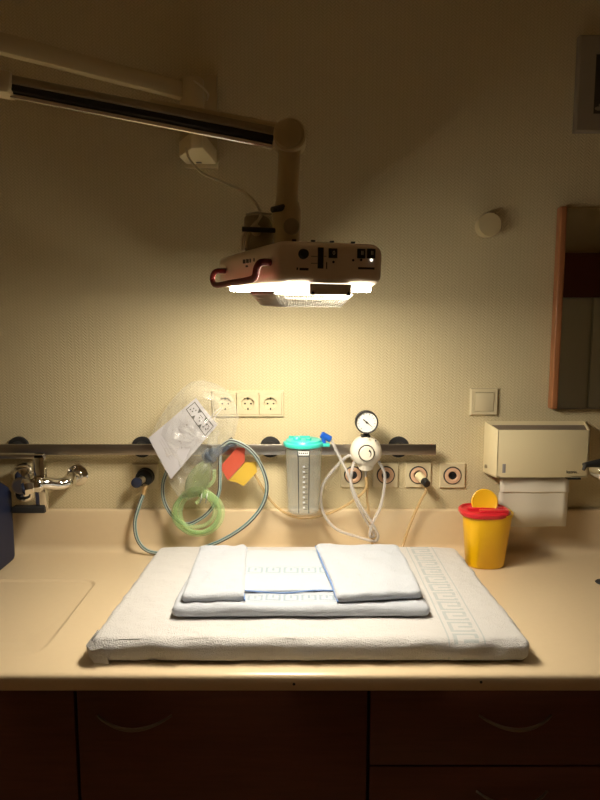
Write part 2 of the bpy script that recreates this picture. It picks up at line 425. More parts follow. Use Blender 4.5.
t, off = cab('dark cherry base cabinet in the left corner against the side wall', 'cabinet', -1.69, -1.101, 'base_cabinet')
MB(off).box((-1.687, YD, .10), (-1.104, YD + .019, .851), .0015).build('door', M['cherry'], t)

# ============================================================ BACK OF ROOM (seen in the mirror)
t = thing('wardrobe', 'pale grey tall wardrobe with dark red-brown top board, seen in the mirror', 'wardrobe', (2.2, YF, 0))
off = (2.2, YF, 0)
MB(off).box((1.2, YF + .001, 0), (3.18, YF + .5, 1.815)).build('body', M['wardrobe'], t)
MB(off).box((1.18, YF + .001, 1.815), (3.19, YF + .54, 2.155), .004).build('top_board', M['fascia'], t, label='dark red-brown top board')
xm = 2.28
for a, b_ in ((1.205, 1.78), (1.79, xm - .010), (xm + .010, 2.75), (2.758, 3.17)):
    MB(off).box((a, YF + .501, .08), (b_, YF + .52, 1.805), .002).build('door', M['wardrobe'], t)

# ============================================================ WALL RAIL
rl = F(436, 446, -.045).x; RZ = F(300, 449.5, -.045).z + .0
RH = .0165
off = (0, 0, RZ)
t = thing('equipment_rail', 'long steel equipment rail on black round wall mounts above the worktop', 'rail', off)
MB(off).box((-1.62, -.049, RZ - RH), (rl, -.039, RZ + RH), .0015).build('rail_bar', M['railm'], t)
for px in (15, 140, 270, 400):
    q = F(px, 446.5, -.03)
    MB(off).lathe([(.0335, -.002), (.0335, .007), (.0325, .0085), (.020, .009), (.018, .037)], (q.x, -.0005, RZ), (0, -1, 0)).build('wall_mount', M['dark'], t, label='round black wall mount')

# ============================================================ TRIPLE SOCKET
sc = F(248, 403.5, 0)
def face_ring(mb_, w1, h1, w0, h0, y0, y1, c, bev=.0025):
    """frame with rectangular hole"""
    c = Vector(c)
    def R(a, b, y): return [c + Vector((sx_ * a / 2, y, sz_ * b / 2)) for sx_, sz_ in ((-1, -1), (1, -1), (1, 1), (-1, 1))]
    mb_.loft([R(w0, h0, y0), R(w1, h1, y0), R(w1, h1, y1 + bev), R(w1 - 2 * bev, h1 - 2 * bev, y1), R(w0, h0, y1), R(w0, h0, y0)], cap=False)
    return mb_
t = thing('triple_socket', 'ivory triple power socket panel on the wall above the rail', 'socket', sc)
face_ring(MB(), .226, .083, .213, .070, 0, -.009, (0, 0, 0)).build('socket_frame', M['ivory'], t, smooth=False)
for k in (-1, 0, 1):
    o = MB().plate_hole(.0695, .0695, .0105, .0205, .010, c=(k * .0712, 0, 0), bev=.0015).build('socket_insert', M['ivory'], t)
    b = MB()
    for dx in (-.0095, .0095): b.cyl((k * .0712 + dx, -.002, 0), (k * .0712 + dx, -.0006, 0), .0028, n=12)
    for dz in (-.0165, .0165): b.box((k * .0712 - .002, -.006, dz - .003), (k * .0712 + .002, -.0006, dz + .003))
    b.build('contact_hole', M['black'], o)

# ============================================================ SWITCH
sc = F(483.5, 401.5, 0)
t = thing('light_switch', 'ivory square light switch on the wall above the towel dispenser', 'light switch', sc)
face_ring(MB(), .088, .086, .060, .060, 0, -.010, (0, 0, 0), .004).build('switch_frame', M['ivory'], t, smooth=False)
MB().prism([(-.029, -.001, -.029), (-.029, -.011, -.029), (-.029, -.014, .029), (-.029, -.001, .029)], (.058, 0, 0), .0012).build('rocker', M['ivory'], t)

# ============================================================ GAS OUTLETS
first = None; specs = [(353.0, 474.5, 'ivory wall gas outlet left of the regulator tubes, first of the row'),
                       (385.5, 474.5, 'ivory wall gas outlet between the regulator tubes and the plugged outlet'),
                       (418.0, 474.5, 'ivory wall gas outlet holding the white and black plug'),
                       (452.0, 475.0, 'ivory empty wall gas outlet left of the towel dispenser'),
                       (146.0, 476.0, 'ivory wall gas outlet holding the black plug of the striped hose')]
outl = []
for px, py, lb in specs:
    c = F(px, py, 0)
    if first is None:
        t = thing('gas_outlet', lb, 'gas outlet', c, group='gas outlets below the rail')
        MB().plate_hole(.081, .081, .008, .0295, .0075, bev=.002).build('outlet_plate', M['ivory'], t)
        MB().lathe([(.0285, .0008), (.0285, .0095), (.0262, .0115), (.0256, .0095), (.0245, .0008)], (0, 0, 0), (0, -1, 0)).build('outer_ring', M['ink'], t, label='dark outer ring')
        MB().lathe([(.0254, .0012), (.0254, .0105), (.016, .0118), (.0125, .0085), (.0125, .0012)], (0, 0, 0), (0, -1, 0)).build('colour_ring', M['pink'], t, label='salmon ring')
        MB().lathe([(.0122, .0014), (.0122, .0092), (.009, .0092), (.008, .006), (.001, .0055)], (0, 0, 0), (0, -1, 0)).build('port', M['black'], t, label='black port')
        first = t
    else: t = copy_thing(first, c, lb)
    outl.append(c)

# plug with amber hose at third outlet
c = outl[2]; off = tuple(c)
t = thing('gas_plug', 'white plug with black tip and thin amber hose in the third outlet', 'plug', off)
tip = c + Vector((.014, -.062, -.012))
MB(off).cyl(c + Vector((-.001, -.0125, .001)), tip - (tip - c) * .25, .0135, .0125, ch=.002).build('plug_body', M['white'], t)
MB(off).cyl(tip - (tip - c) * .25, tip + Vector((.003, -.006, -.003)), .0125, .0115, ch=.002).build('plug_tip', M['black'], t, label='black plug tip')
cord = [tip + Vector((0, .004, -.012)), tip + Vector((0, .004, -.03)), F(421, 500, -.05), F(414, 515, -.05), F(408, 530, -.05), F(403, 545, -.055), Z(398, 556, .905)]
MB(off).tube(cord, .0042, n=10).build('hose', M['tubey'], t, label='thin amber hose')

# ============================================================ STRIPED AIR HOSE
c = outl[4]; off = tuple(c)
t = thing('air_hose', 'grey air hose with black and teal stripes looping behind the mattress', 'hose', off)
b = MB(off); b.lathe([(.0265, .0122), (.0275, .018), (.0265, .030), (.018, .036), (.012, .038)], c, (0, -1, 0)); b.build('plug', M['black'], t, label='big round black plug')
nose = c + Vector((-.013, -.058, -.006))
MB(off).cyl(c + Vector((0, -.036, 0)), nose, .012, .012, ch=.002).build('elbow', M['steel'], t)
MB(off).lathe([(.0155, 0), (.0165, .004), (.0155, .014), (.008, .017)], nose + Vector((0, .004, 0)), (-.15, -1, 0)).build('cap', M['navyband'], t, label='dark navy round cap')
b0 = F(145.5, 486, -.055); b1 = F(143.5, 494, -.055)
MB(off).lathe([(.0075, -.004), (.0085, 0), (.0085, .010), (.0070, .012), (.0070, .024), (.0060, .030)], b0, b1 - b0).build('ferrule', M['brass'], t, label='brass ferrule')
hp = [b1, F(139, 506, -.058), F(135, 522, -.06), F(137, 538, -.065), F(145, 549, -.065), F(158, 553, -.065), F(180, 551.5, -.065), F(205, 547, -.07), F(228, 537, -.075),
      F(248, 523, -.08), F(262, 506, -.08), F(267, 488, -.085), F(263, 470, -.09), F(254, 454, -.10), F(243, 445, -.105), F(231, 441, -.105), F(222, 446, -.10)]
o = MB(off).tube(hp, .0062, n=12).build('hose', M['hose'], t)
MB(off).tube(hp, .0022, n=8, off=(.0038, .0030)).build('stripe', M['ink'], o, label='black stripe')
MB(off).tube(hp, .0018, n=8, off=(.0040, -.0028)).build('stripe', M['hoseteal'], o, label='teal stripe')
hp = [F(220, 455, -.095), F(220, 475, -.085), F(219, 492, -.08), F(212, 508, -.075), F(200, 519, -.07), F(186, 524, -.07), F(172, 515, -.07), F(164, 500, -.07), F(163, 484, -.075), F(168, 468, -.08)]
o = MB(off).tube(hp, .0058, n=12).build('inner_loop', M['hose'], t)
MB(off).tube(hp, .0022, n=8, off=(.0034, .0028)).build('stripe', M['ink'], o, label='black stripe')
MB(off).tube(hp, .0017, n=8, off=(.0037, -.0026)).build('stripe', M['hoseteal'], o, label='teal stripe')

# ============================================================ GREEN TUBE COIL
g0 = F(198, 512, -.085); off = tuple(g0)
pts = []
for k in range(5 * 16 + 1):
    a = k / 16 * 2 * PI; lp = k / 16
    rx = 21.0 + 2.8 * math.sin(lp * 2.1) + 1.2 * math.sin(a * .37 + 1); ry = 19.5 + 2.6 * math.cos(lp * 1.7) + 1.0 * math.sin(a * .51)
    pts.append(F(197.5 + 1.8 * math.sin(lp * 3.1) + rx * math.cos(a + PI / 2), 512 + 1.5 * math.cos(lp * 2.3) + ry * math.sin(a + PI / 2) * -1, -.085 - .0045 * (lp % 3) - .004 * math.sin(lp * 2)))
pts = [F(214, 470, -.10), F(213, 482, -.095)] + pts + [F(205, 492, -.1), F(200, 500, -.1), F(196, 503, -.1)]
t = thing('oxygen_tube', 'coiled translucent green oxygen tube hanging below the plastic bag', 'tube', off)
MB(off).tube(pts, .0056, n=10, sub=3).build('coil', M['green'], t)
b = MB(off)
for a in (-.3, .3): b.tube([F(205 + 9 * a, 491, -.083), F(204 + 9 * a, 497, -.112), F(203 + 9 * a, 503, -.1)], .0016, n=8)
b.build('tie', M['leaflet'], t, label='thin tie around the coil')

# ============================================================ RESUSCITATION BAG IN CLEAR PLASTIC
c0 = F(200, 440, -.11); off = tuple(c0)
poly = [(151, 436), (158, 420), (170, 402), (184, 386), (196, 379), (210, 381), (226, 389), (236, 402), (239, 418), (235, 436), (226, 448), (219, 462), (212, 478), (204, 492), (193, 501), (181, 500), (172, 489), (165, 472), (158, 455)]
def poly_r(a):
    cx, cy = 197, 437; best = None; d = (math.cos(a), math.sin(a))
    for i in range(len(poly)):
        x1, y1 = poly[i]; x2, y2 = poly[(i + 1) % len(poly)]; ex, ey = x2 - x1, y2 - y1
        det = d[0] * (-ey) + ex * d[1]
        if abs(det) < 1e-9: continue
        t_ = ((x1 - cx) * (-ey) + ex * (y1 - cy)) / det; u_ = (d[0] * (y1 - cy) - d[1] * (x1 - cx)) / det
        if t_ > 0 and -1e-6 <= u_ <= 1 + 1e-6: best = t_ if best is None else max(best, t_)
    return best or 30
t = thing('plastic_bag', 'clear crumpled plastic bag hanging on the rail around the hand ventilator', 'bag', off)
mb = MB(off)
for side in (-1, 1):
    bm = bmesh.new(); NR, NA = 10, 30; ctr = None; rr = []
    for i in range(1, NR + 1):
        row = []
        for k in range(NA):
            a = 2 * PI * (k + (.35 * math.sin(i * 5 + side) if i < NR else 0)) / NA; R_ = poly_r(a); f = i / NR
            x_ = 197 + math.cos(a) * R_ * f; y_ = 437 + math.sin(a) * R_ * f
            th = .040 * math.sqrt(max(0, 1 - f ** 2.4))
            cr = noise.noise(Vector((x_ * .07, y_ * .07, side * 3.1))) * .022 + random.uniform(-.008, .008)
            Y = -.098 + side * (th + cr * (1 - f ** 8)) 
            row.append(bm.verts.new(F(x_, y_, min(Y, -.052))))
        rr.append(row)
    cv = bm.verts.new(F(197, 437, -.098 + side * .042))
    for k in range(NA): bm.faces.new((cv, rr[0][k], rr[0][(k + 1) % NA]))
    for a_, b_ in zip(rr, rr[1:]):
        for k in range(NA): bm.faces.new((a_[k], a_[(k + 1) % NA], b_[(k + 1) % NA], b_[k]))
    mb._merge(bm)
bmesh.ops.remove_doubles(mb.bm, verts=mb.bm.verts, dist=.0004)
bmesh.ops.recalc_face_normals(mb.bm, faces=mb.bm.faces)
mb.build('film', M['clear'], t, smooth=False)
MB(off).tube([F(206, 424, -.137), F(212, 416, -.140), F(216, 411, -.135), F(222, 408, -.12), F(214, 419, -.139), F(218, 424, -.137)], .0011, n=6).build('drawstring', M['tube'], t, label='thin white drawstring')

# leaflet
LP = [F(196, 398, -.120), F(217.5, 425, -.128), F(171, 479, -.132), F(148.5, 438, -.122)]
cL = sum(LP, Vector()) / 4; off = tuple(cL)
t = thing('leaflet', 'white instruction leaflet with black line drawings in the plastic bag', 'leaflet', off)
bm = bmesh.new(); NL = 14; vs = []
nrm = (LP[1] - LP[0]).cross(LP[3] - LP[0]).normalized()
if nrm.y > 0: nrm = -nrm
def Lp(u, v, o=0.0):
    # u along the short edge (top: 0->1), v from the pictogram end to the far end
    p = (LP[0] * (1 - u) + LP[1] * u) * (1 - v) + (LP[3] * (1 - u) + LP[2] * u) * v
    return p + nrm * (.003 * math.sin(u * PI) * (1 - v * .4) + .0015 * math.sin(v * 6 + u * 2) + o)
for o_ in (0, -.0008):
    vs.append([[bm.verts.new(Lp(i / NL, j / NL, o_)) for i in range(NL + 1)] for j in range(NL + 1)])
for g in vs:
    for j in range(NL):
        for i in range(NL): bm.faces.new((g[j][i], g[j][i + 1], g[j + 1][i + 1], g[j + 1][i]))
mb = MB(off); mb._merge(bm); mb.build('sheet', M['leaflet'], t)
def quad(mb_, u0, v0, u1, v1, o=.0006):
    b_ = bmesh.new(); n_ = 4
    g = [[b_.verts.new(Lp(u0 + (u1 - u0) * i / n_, v0 + (v1 - v0) * j / n_, o)) for i in range(n_ + 1)] for j in range(n_ + 1)]
    for j in range(n_):
        for i in range(n_): b_.faces.new((g[j][i], g[j][i + 1], g[j + 1][i + 1], g[j + 1][i]))
    mb_._merge(b_)
def tri(mb_, pts_, o=.0007):
    b_ = bmesh.new(); b_.faces.new([b_.verts.new(Lp(u, v, o)) for u, v in pts_]); mb_._merge(b_)
mb = MB(off)
quad(mb, .06, .05, .94, .062); quad(mb, .06, .225, .94, .237); quad(mb, .06, .05, .078, .237); quad(mb, .922, .05, .94, .237)
for k in (1, 2):
    u = .06 + .88 * k / 3
    tri(mb, [(u - .07, .05), (u + .07, .05), (u, .12)]); tri(mb, [(u - .06, .237), (u + .06, .237), (u, .17)])
for u, v in ((.18, .13), (.22, .17), (.14, .18), (.26, .12), (.48, .14), (.54, .17), (.76, .12), (.82, .17), (.72, .18), (.86, .14)): quad(mb, u - .012, v - .012, u + .02, v + .008)
for q in ((.74, .10, .86, .11), (.74, .10, .75, .19), (.85, .1, .86, .19), (.44, .1, .56, .108)): quad(mb, *q)
mb.build('black_drawing', M['ink'], t, label='black pictogram row')
mb = MB(off); random.seed(3)
for i in range(26):
    u = random.uniform(.2, .75); v = random.uniform(.34, .62); quad(mb, u, v, u + random.uniform(.015, .04), v + random.uniform(.006, .016))
for v in (.78, .82, .86): quad(mb, .2, v, .7, v + .004)
quad(mb, .28, .40, .285, .60); quad(mb, .28, .50, .62, .504)
mb.build('grey_drawing', M['greyink'], t, label='small grey line drawings')

# hand ventilator
c0 = F(210, 455, -.10); off = tuple(c0)
t = thing('hand_ventilator', 'smoky hand ventilator valve with greenish silicone bag inside the plastic bag', 'ventilator', off)
a = F(214, 430, -.095); b_ = F(212, 448, -.105)
MB(off).lathe([(.016, 0), (.0175, .004), (.0175, .014), (.013, .02), (.015, .03), (.015, .045)], a, b_ - a).build('neck', M['canister'], t, label='clear plastic neck')
MB(off).lathe([(.010, -.024), (.017, -.022), (.018, -.010), (.024, -.008), (.024, .002), (.018, .004), (.017, .020), (.010, .024)], F(211, 455, -.105), (.75, -.25, .55)).build('valve', M['valve'], t, label='smoky blue valve')
MB(off).lathe([(.010, 0), (.013, .01), (.013, .05), (.016, .055), (.016, .068)], F(215, 453, -.10), F(232, 443, -.09) - F(215, 453, -.10)).build('side_port', M['valve'], t, label='smoky side port')
a = F(208, 462, -.10); b_ = F(188, 497, -.10); L = (b_ - a).length
MB(off).lathe([(.012, 0), (.02, .01), (.031, .035), (.034, .06), (.032, .085), (.024, L - .02), (.008, L)], a, b_ - a, sx=.95).build('silicone_bag', M['greenbag'], t, label='greenish squeeze bag')
# cards
rp = [F(220, 467, -.083), F(237, 447.5, -.088), F(245, 448, -.088), F(244.5, 462, -.085), F(228, 480.5, -.083)]
o = MB(tuple(rp[0])).prism(rp, (0, .0015, 0)).build('tag_card', M['redflag']); tag(o, 'translucent red card tag hanging right of the plastic bag', 'tag')
rp = [F(228.5, 480.8, -.080), F(245, 462.5, -.081), F(256, 462, -.082), F(257, 472, -.081), F(243.5, 486, -.079), F(236, 482, -.079)]
o = MB(tuple(rp[0])).prism(rp, (0, .0015, 0)).build('tag_card', M['yelflag']); tag(o, 'translucent yellow card tag just right of and below the red one', 'tag')

# ============================================================ SUCTION CANISTER
cc = F(304, 478, -.105); zb = F(304, 510, -.05 - .055).z; ztop = F(304, 444, -.105).z; cx = F(303.5, 478, -.105).x; cyy = -.112
off = (cx, cyy, zb)
t = thing('suction_canister', 'clear suction canister with teal lid and measuring scale hanging on the rail', 'canister', off)
H = ztop - zb
MB(off).lathe([(.004, 0), (.044, 0), (.048, .004), (.0545, H - .01), (.0565, H - .006), (.0565, H), (.053, H), (.0455, .007), (.004, .004)], (cx, cyy, zb), (0, 0, 1), 40).build('jar', M['canister'], t)
b = MB(off); b.lathe([(.0565, -.004), (.060, -.002), (.0615, .004), (.060, .008), (.0545, .010), (.052, .015), (.048, .0165), (.003, .018)], (cx, cyy, ztop), (0, 0, 1), 40)
b.cyl((cx - .02, cyy - .015, ztop + .014), (cx - .02, cyy - .015, ztop + .026), .013, .012, ch=.002); b.cyl((cx + .015, cyy - .02, ztop + .014), (cx + .015, cyy - .02, ztop + .023), .008, .008)
b.box((cx - .045, cyy + .02, ztop + .013), (cx + .02, cyy + .028, ztop + .022), .002)
b.box((cx + .04, cyy - .02, ztop - .004), (cx + .078, cyy + .006, ztop + .006), .003); b.build('lid', M['teal'], t, label='teal lid')
def cyl_pt(ang, z, o=.0006):
    f = (z - zb) / H; r = .0480 + (.0545 - .048) * f + o
    return Vector((cx + r * math.sin(ang), cyy - r * math.cos(ang), z))
b = MB(off)
def strip(b, a0, a1, z0, z1, n=6):
    bm = bmesh.new(); g = [[bm.verts.new(cyl_pt(a0 + (a1 - a0) * i / n, z)) for i in range(n + 1)] for z in (z0, z1)]
    for i in range(n): bm.faces.new((g[0][i], g[0][i + 1], g[1][i + 1], g[1][i]))
    b._merge(bm)
for a in (-.30, .31): strip(b, a - .022, a + .022, zb + .006, ztop - .012)
for k in range(9): strip(b, -.02 if k % 2 else .02, .22, zb + .018 + k * .0155, zb + .0195 + k * .0155)
b.build('scale', M['ink'], t, label='grey measuring scale')
b = MB(off)
for k in range(9): strip(b, -.05, .08, zb + .022 + k * .0155, zb + .027 + k * .0155)
b.build('white_graduation', M['whiteink'], t, label='white graduation marks')
b = MB(off); strip(b, -.31, .31, ztop - .022, ztop - .010)
b.build('label', M['whiteink'], t, label='small white label')
b = MB(off)
for k in range(5): strip(b, -.24 + k * .1, -.18 + k * .1, ztop - .018, ztop - .0135)
b.build('label_print', M['ink'], t)
MB(off).box((cx - .02, -.056, RZ - .022), (cx + .02, -.0495, RZ + .022), .002).build('rail_bracket', M['black'], t)
e0 = Vector((cx + .062, cyy - .008, ztop + .004)); e1 = F(323, 435, -.115); e2 = F(331, 439.5, -.115)
b = MB(off); b.tube([e0, (e0 + e1) / 2 + Vector((-.002, 0, .006)), e1], .006, n=12); b.cyl(e1 + Vector((-.006, 0, .002)), e2, .0105, .010, ch=.002)
b.build('connector', M['blue'], t, label='blue tube connector')

# ============================================================ VACUUM REGULATOR
rc = F(366, 451.5, -.09); off = tuple(rc)
t = thing('vacuum_regulator', 'round white vacuum regulator with black-rimmed gauge on top', 'regulator', off)
b = MB(off); b.lathe([(.020, -.038), (.044, -.034), (.0475, -.015), (.0475, .004), (.044, .018), (.034, .030), (.024, .035), (.001, .036)], rc, (0, -1, 0), 40)
b.lathe([(.026, 0), (.021, .018), (.012, .022)], rc + Vector((0, 0, -.036)), (0, 0, -1)); b.build('body', M['paperw'], t)
kc = F(366.5, 453, -.128)
MB(off).lathe([(.0235, 0), (.0245, .003), (.0245, .008), (.0215, .010)], kc + Vector((0, .006, 0)), (0, -1, 0), 36).build('knob_ring', M['ink'], t, label='black knob ring')
o = MB(off).lathe([(.0215, 0), (.0215, .016), (.0195, .019), (.001, .019)], kc + Vector((0, .006, 0)), (0, -1, 0), 36).build('knob', M['paperw'], t)
b = MB(off); yk = kc.y + .006 - .0195
for k in range(8):
    a = math.radians(60 - k * 14); a2 = math.radians(60 - (k + 1) * 14); w0 = .0035 * (1 - k / 9)
    P4 = [Vector((kc.x + r * math.cos(q), yk, kc.z + r * math.sin(q))) for r, q in ((.0125 - w0, a), (.0125 + w0 * .6, a), (.0125 + w0 * .6, a2), (.0125 - w0, a2))]
    b.prism(P4, (0, -.0004, 0))
b.build('knob_arrow', M['ink'], o)
gc = F(366.5, 422, -.105)
MB(off).cyl(rc + Vector((0, .0, .040)), (rc.x, rc.y, gc.z - .028), .009, .009).build('gauge_stem', M['ink'], t)
b = MB(off); b.box((rc.x - .016, rc.y - .011, rc.z + .044), (rc.x + .012, rc.y + .011, rc.z + .052), .002); b.build('stem_collar', M['ink'], t)
g = MB(off).lathe([(.030, 0), (.0345, .002), (.0345, .022), (.0325, .0245), (.0305, .0235), (.0305, .018)], gc + Vector((0, .014, 0)), (0, -1, 0), 40).build('gauge', M['ink'], t, label='black rimmed gauge')
MB(off).lathe([(.0302, .012), (.0302, .0195), (.001, .0195)], gc + Vector((0, .014, 0)), (0, -1, 0), 40).build('dial', M['dial'], g, label='white dial')
yd = gc.y + .014 - .0198; b = MB(off)
for k in range(15):
    a = math.radians(230 - k * 20); r0 = .0225 if k % 2 == 0 else .0245
    e = Vector((math.cos(a), 0, math.sin(a))); nn = Vector((-e.z, 0, e.x)) * .0006; g0 = Vector((gc.x, yd, gc.z))
    b.prism([g0 + e * r0 - nn, g0 + e * .0275 - nn, g0 + e * .0275 + nn, g0 + e * r0 + nn], (0, -.0003, 0))
b.build('dial_marks', M['ink'], g)
b = MB(off); e = Vector((-1, 0, .85)).normalized(); nn = Vector((-e.z, 0, e.x)); g0 = Vector((gc.x, yd - .001, gc.z))
b.prism([g0 - e * .024 - nn * .0005, g0 + e * .014 - nn * .0018, g0 + e * .014 + nn * .0018, g0 - e * .024 + nn * .0005], (0, -.0006, 0)); b.cyl(g0, g0 + Vector((0, -.002, 0)), .003, n=14)
b.build('needle', M['ink'], g)
MB(off).box((rc.x - .02, -.0575, RZ - .024), (rc.x + .02, -.0495, RZ + .024), .002).build('rail_bracket', M['white'], t)
nz = rc + Vector((0, 0, -.056))
MB(off).cyl(nz + Vector((0, 0, .006)), nz + Vector((0, 0, -.022)), .0052, .0042).build('nozzle', M['steel'], t)
for px, py in ((376, 441), (368, 437)):
    b = MB(off); q = F(px, py, -.125); b.cyl(q + Vector((0, .01, 0)), q, .0022, n=10)
    b.build('screw', M['ink'], t)

# ============================================================ TUBES
pa = [e2, F(338, 454, -.115), F(348, 474, -.12), F(354, 492, -.125), F(362, 508, -.125), F(372, 523, -.12), F(378, 536, -.11), F(374, 541, -.095), F(358, 537, -.085),
      F(338, 530, -.085), F(326, 518, -.08), F(321, 503, -.075), F(323, 485, -.075), F(335, 468, -.08), F(348, 456, -.085), F(354, 459, -.09)]
off = tuple(pa[5])
t = MB(off).tube(pa, .0046, n=10).build('suction_tube', M['tube']); tag(t, 'clear suction tube looping from the blue connector down behind the mattress', 'tube')
pb = [rc + Vector((-.036, -.008, -.03)), F(352, 470, -.11), F(351, 485, -.108), F(357, 503, -.105), F(366, 520, -.10), F(374, 534, -.098), F(370, 536, -.112), F(372, 524, -.112), F(380, 508, -.105),
      F(384, 490, -.10), F(384.5, 474, -.095), rc + Vector((.038, -.006, -.028))]
off = tuple(pb[5])
t = MB(off).tube(pb, .0046, n=10).build('suction_tube', M['tube']); tag(t, 'clear tube hanging in a long loop under the white regulator', 'tube')
py_ = [nz + Vector((0, 0, -.02)), F(366.5, 484, -.09), F(363.5, 492, -.085), F(350, 503, -.07), F(335, 511, -.055), F(315, 517, -.045), F(295, 517, -.045), F(278, 508, -.05), F(266, 494, -.06), F(258, 480, -.068), F(252, 470, -.072)]
off = tuple(py_[3])
t = MB(off).tube(py_, .0040, n=10).build('amber_tube', M['tubey']); tag(t, 'thin amber tube running from the regulator behind the canister to the cards', 'tube')
pz_ = [nz + Vector((.002, .006, -.018)), F(367.5, 486, -.078), F(367, 497, -.07), F(368.5, 510, -.06), F(371, 528, -.055), Z(373, 552, .906)]
off = tuple(pz_[2])
t = MB(off).tube(pz_, .0040, n=10).build('amber_tube', M['tubey']); tag(t, 'short amber tube hanging straight down below the regulator', 'tube')

# ============================================================ MATTRESS
MC = Vector((.022, -.415, .9015)); off = tuple(MC)
t = thing('changing_mattress', 'white towelling covered changing mattress lying on the worktop', 'mattress', off)
hx, hy, hh = .463, .292, .056
def mat_fn(p, q):
    f = (p.y + hy) / (2 * hy)
    p.x *= 1.025 - .05 * f
    if p.z > hh * .5: p.z += -.006 * (abs(q.x) ** 6 + abs(q.y) ** 6) * .5 + .0022 * noise.noise(Vector((p.x * 9, p.y * 9, 0)))
    n_ = noise.noise(Vector((p.x * 22, p.y * 22, p.z * 30))); s_ = 0.0
    if abs(q.y) > .97 or abs(q.x) > .97: s_ = .005 * n_ + .003 * noise.noise(Vector((p.x * 60, p.z * 20, p.y * 60)))
    p.y += s_ * (1 if q.y > 0 else -1); p.x += s_ * (1 if q.x > 0 else -1) * (abs(q.x) > .97)
    p.z = max(0.0, p.z)
    return p
MB().rbox((-hx, -hy, 0), (hx, hy, hh), .020, n=70, fn=mat_fn).build('cover', M['sheet'], t)
# corner fold of the cover
def tpt(x, y, z): return (x, y, z)
b = MB()
b.loft([[(-hx * 1.025 - .002, -hy + .10, .010), (-hx * 1.025 - .006, -hy + .02, .006), (-hx * 1.02 + .01, -hy - .004, .004), (-hx + .035, -hy - .006, .003)],
        [(-hx * 1.025 - .004, -hy + .08, .038), (-hx * 1.025 - .009, -hy + .012, .036), (-hx * 1.02 + .006, -hy - .008, .034), (-hx + .022, -hy - .008, .040)],
        [(-hx * 1.02 + .004, -hy + .05, .050), (-hx * 1.02 + .0, -hy + .012, .048), (-hx * 1.02 + .01, -hy + .001, .047), (-hx + .02, -hy + .002, .050)]], cap=False, closed=False)
b.build('corner_fold', M['sheet'], t)

# ============================================================ FOLDED TOWEL
ZT = .9015 + .0575
TC = Vector((0, -.44, ZT)); off = tuple(TC)
t = thing('folded_towel', 'pale blue-white folded terry towel with key pattern lying on the mattress', 'towel', off)
def slab(name, cr, z0, h, m, r=.014, n=26, amp=.0022, seed=0.0, round_front=False, par=None):
    """cr: corners FL, FR, BR, BL in world xy"""
    def fn(p, q):
        u = (q.x + 1) / 2; v = (q.y + 1) / 2
        # keep the rounded offset measured in metres
        dx = p.x - q.x; dy = p.y - q.y
        a = Vector(cr[0]).lerp(Vector(cr[1]), u); b_ = Vector(cr[3]).lerp(Vector(cr[2]), u); c = a.lerp(b_, v)
        z = p.z
        k = noise.noise(Vector((c.x * 11 + seed, c.y * 11, 0))) * amp + noise.noise(Vector((c.x * 40 + seed, c.y * 40, z * 40))) * amp * .5
        zz = z0 + z + (k if z > h * .5 else 0)
        return Vector((c.x - off[0] + noise.noise(Vector((c.y * 9 + seed, z * 20, 1))) * amp, c.y - off[1] + noise.noise(Vector((c.x * 9 + seed, z * 20, 2))) * amp, zz - off[2]))
    # custom rounded slab
    bm = bmesh.new(); bmesh.ops.create_cube(bm, size=2)
    bmesh.ops.subdivide_edges(bm, edges=list(bm.edges), cuts=n, use_grid_fill=True)
    Lx = (Vector(cr[1]) - Vector(cr[0])).length / 2; Ly = (Vector(cr[3]) - Vector(cr[0])).length / 2
    for v in bm.verts:
        q = Vector([math.copysign(1 - (1 - abs(k)) ** 1.7, k) for k in v.co])
        hzz = h / 2; rr = (min(r, Lx * .9), min(r, Ly * .9), min(r, hzz * .98)); hh_ = (Lx, Ly, hzz)
        p_ = Vector((q.x * Lx, q.y * Ly, q.z * hzz))
        inn = Vector([max(-hh_[i] + rr[i], min(hh_[i] - rr[i], p_[i])) for i in range(3)]); d = p_ - inn
        e = Vector([d[i] / rr[i] for i in range(3)])
        if e.length > 1e-6:
            e = e.normalized() * max(abs(k) for k in e); p_ = inn + Vector([e[i] * rr[i] for i in range(3)])
        nq = Vector((p_.x / Lx, p_.y / Ly, 0)); v.co = fn(Vector((nq.x, nq.y, p_.z + hzz)), nq)
    bmesh.ops.recalc_face_normals(bm, faces=bm.faces)
    mb_ = MB(); mb_._merge(bm); return mb_.build(name, m, par or t)
slab('base_layer', [(-.292, -.618), (.300, -.612), (.285, -.262), (-.285, -.262)], ZT - .0005, .029, M['towelpat'], r=.016, n=40, amp=.005)
slab('middle_layer', [(-.150, -.540), (.105, -.535), (.075, -.268), (-.165, -.268)], ZT + .0270, .0075, M['towelmid'], r=.004, n=26, amp=.0020, seed=3)
slab('left_flap', [(-.272, -.600), (-.128, -.596), (-.150, -.266), (-.282, -.270)], ZT + .028, .022, M['towel'], r=.012, n=30, amp=.006, seed=7)
slab('right_flap', [(.088, -.602), (.286, -.578), (.280, -.264), (.046, -.256)], ZT + .028, .024, M['towel'], r=.012, n=30, amp=.006, seed=12)
b = MB(off)
b.tube([(-.127, -.598, ZT + .036), (-.140, -.50, ZT + .041), (-.146, -.38, ZT + .041), (-.150, -.268, ZT + .040)], .0022, n=8)
b.tube([(.0865, -.602, ZT + .034), (.074, -.50, ZT + .041), (.058, -.38, ZT + .041), (.0445, -.256, ZT + .041)], .0022, n=8)
b.tube([(-.132, -.538, ZT + .033), (-.04, -.548, ZT + .031), (.03, -.537, ZT + .033), (.085, -.538, ZT + .033)], .0020, n=8)
b.build('piping', M['piping'], t, label='thin blue edge piping')

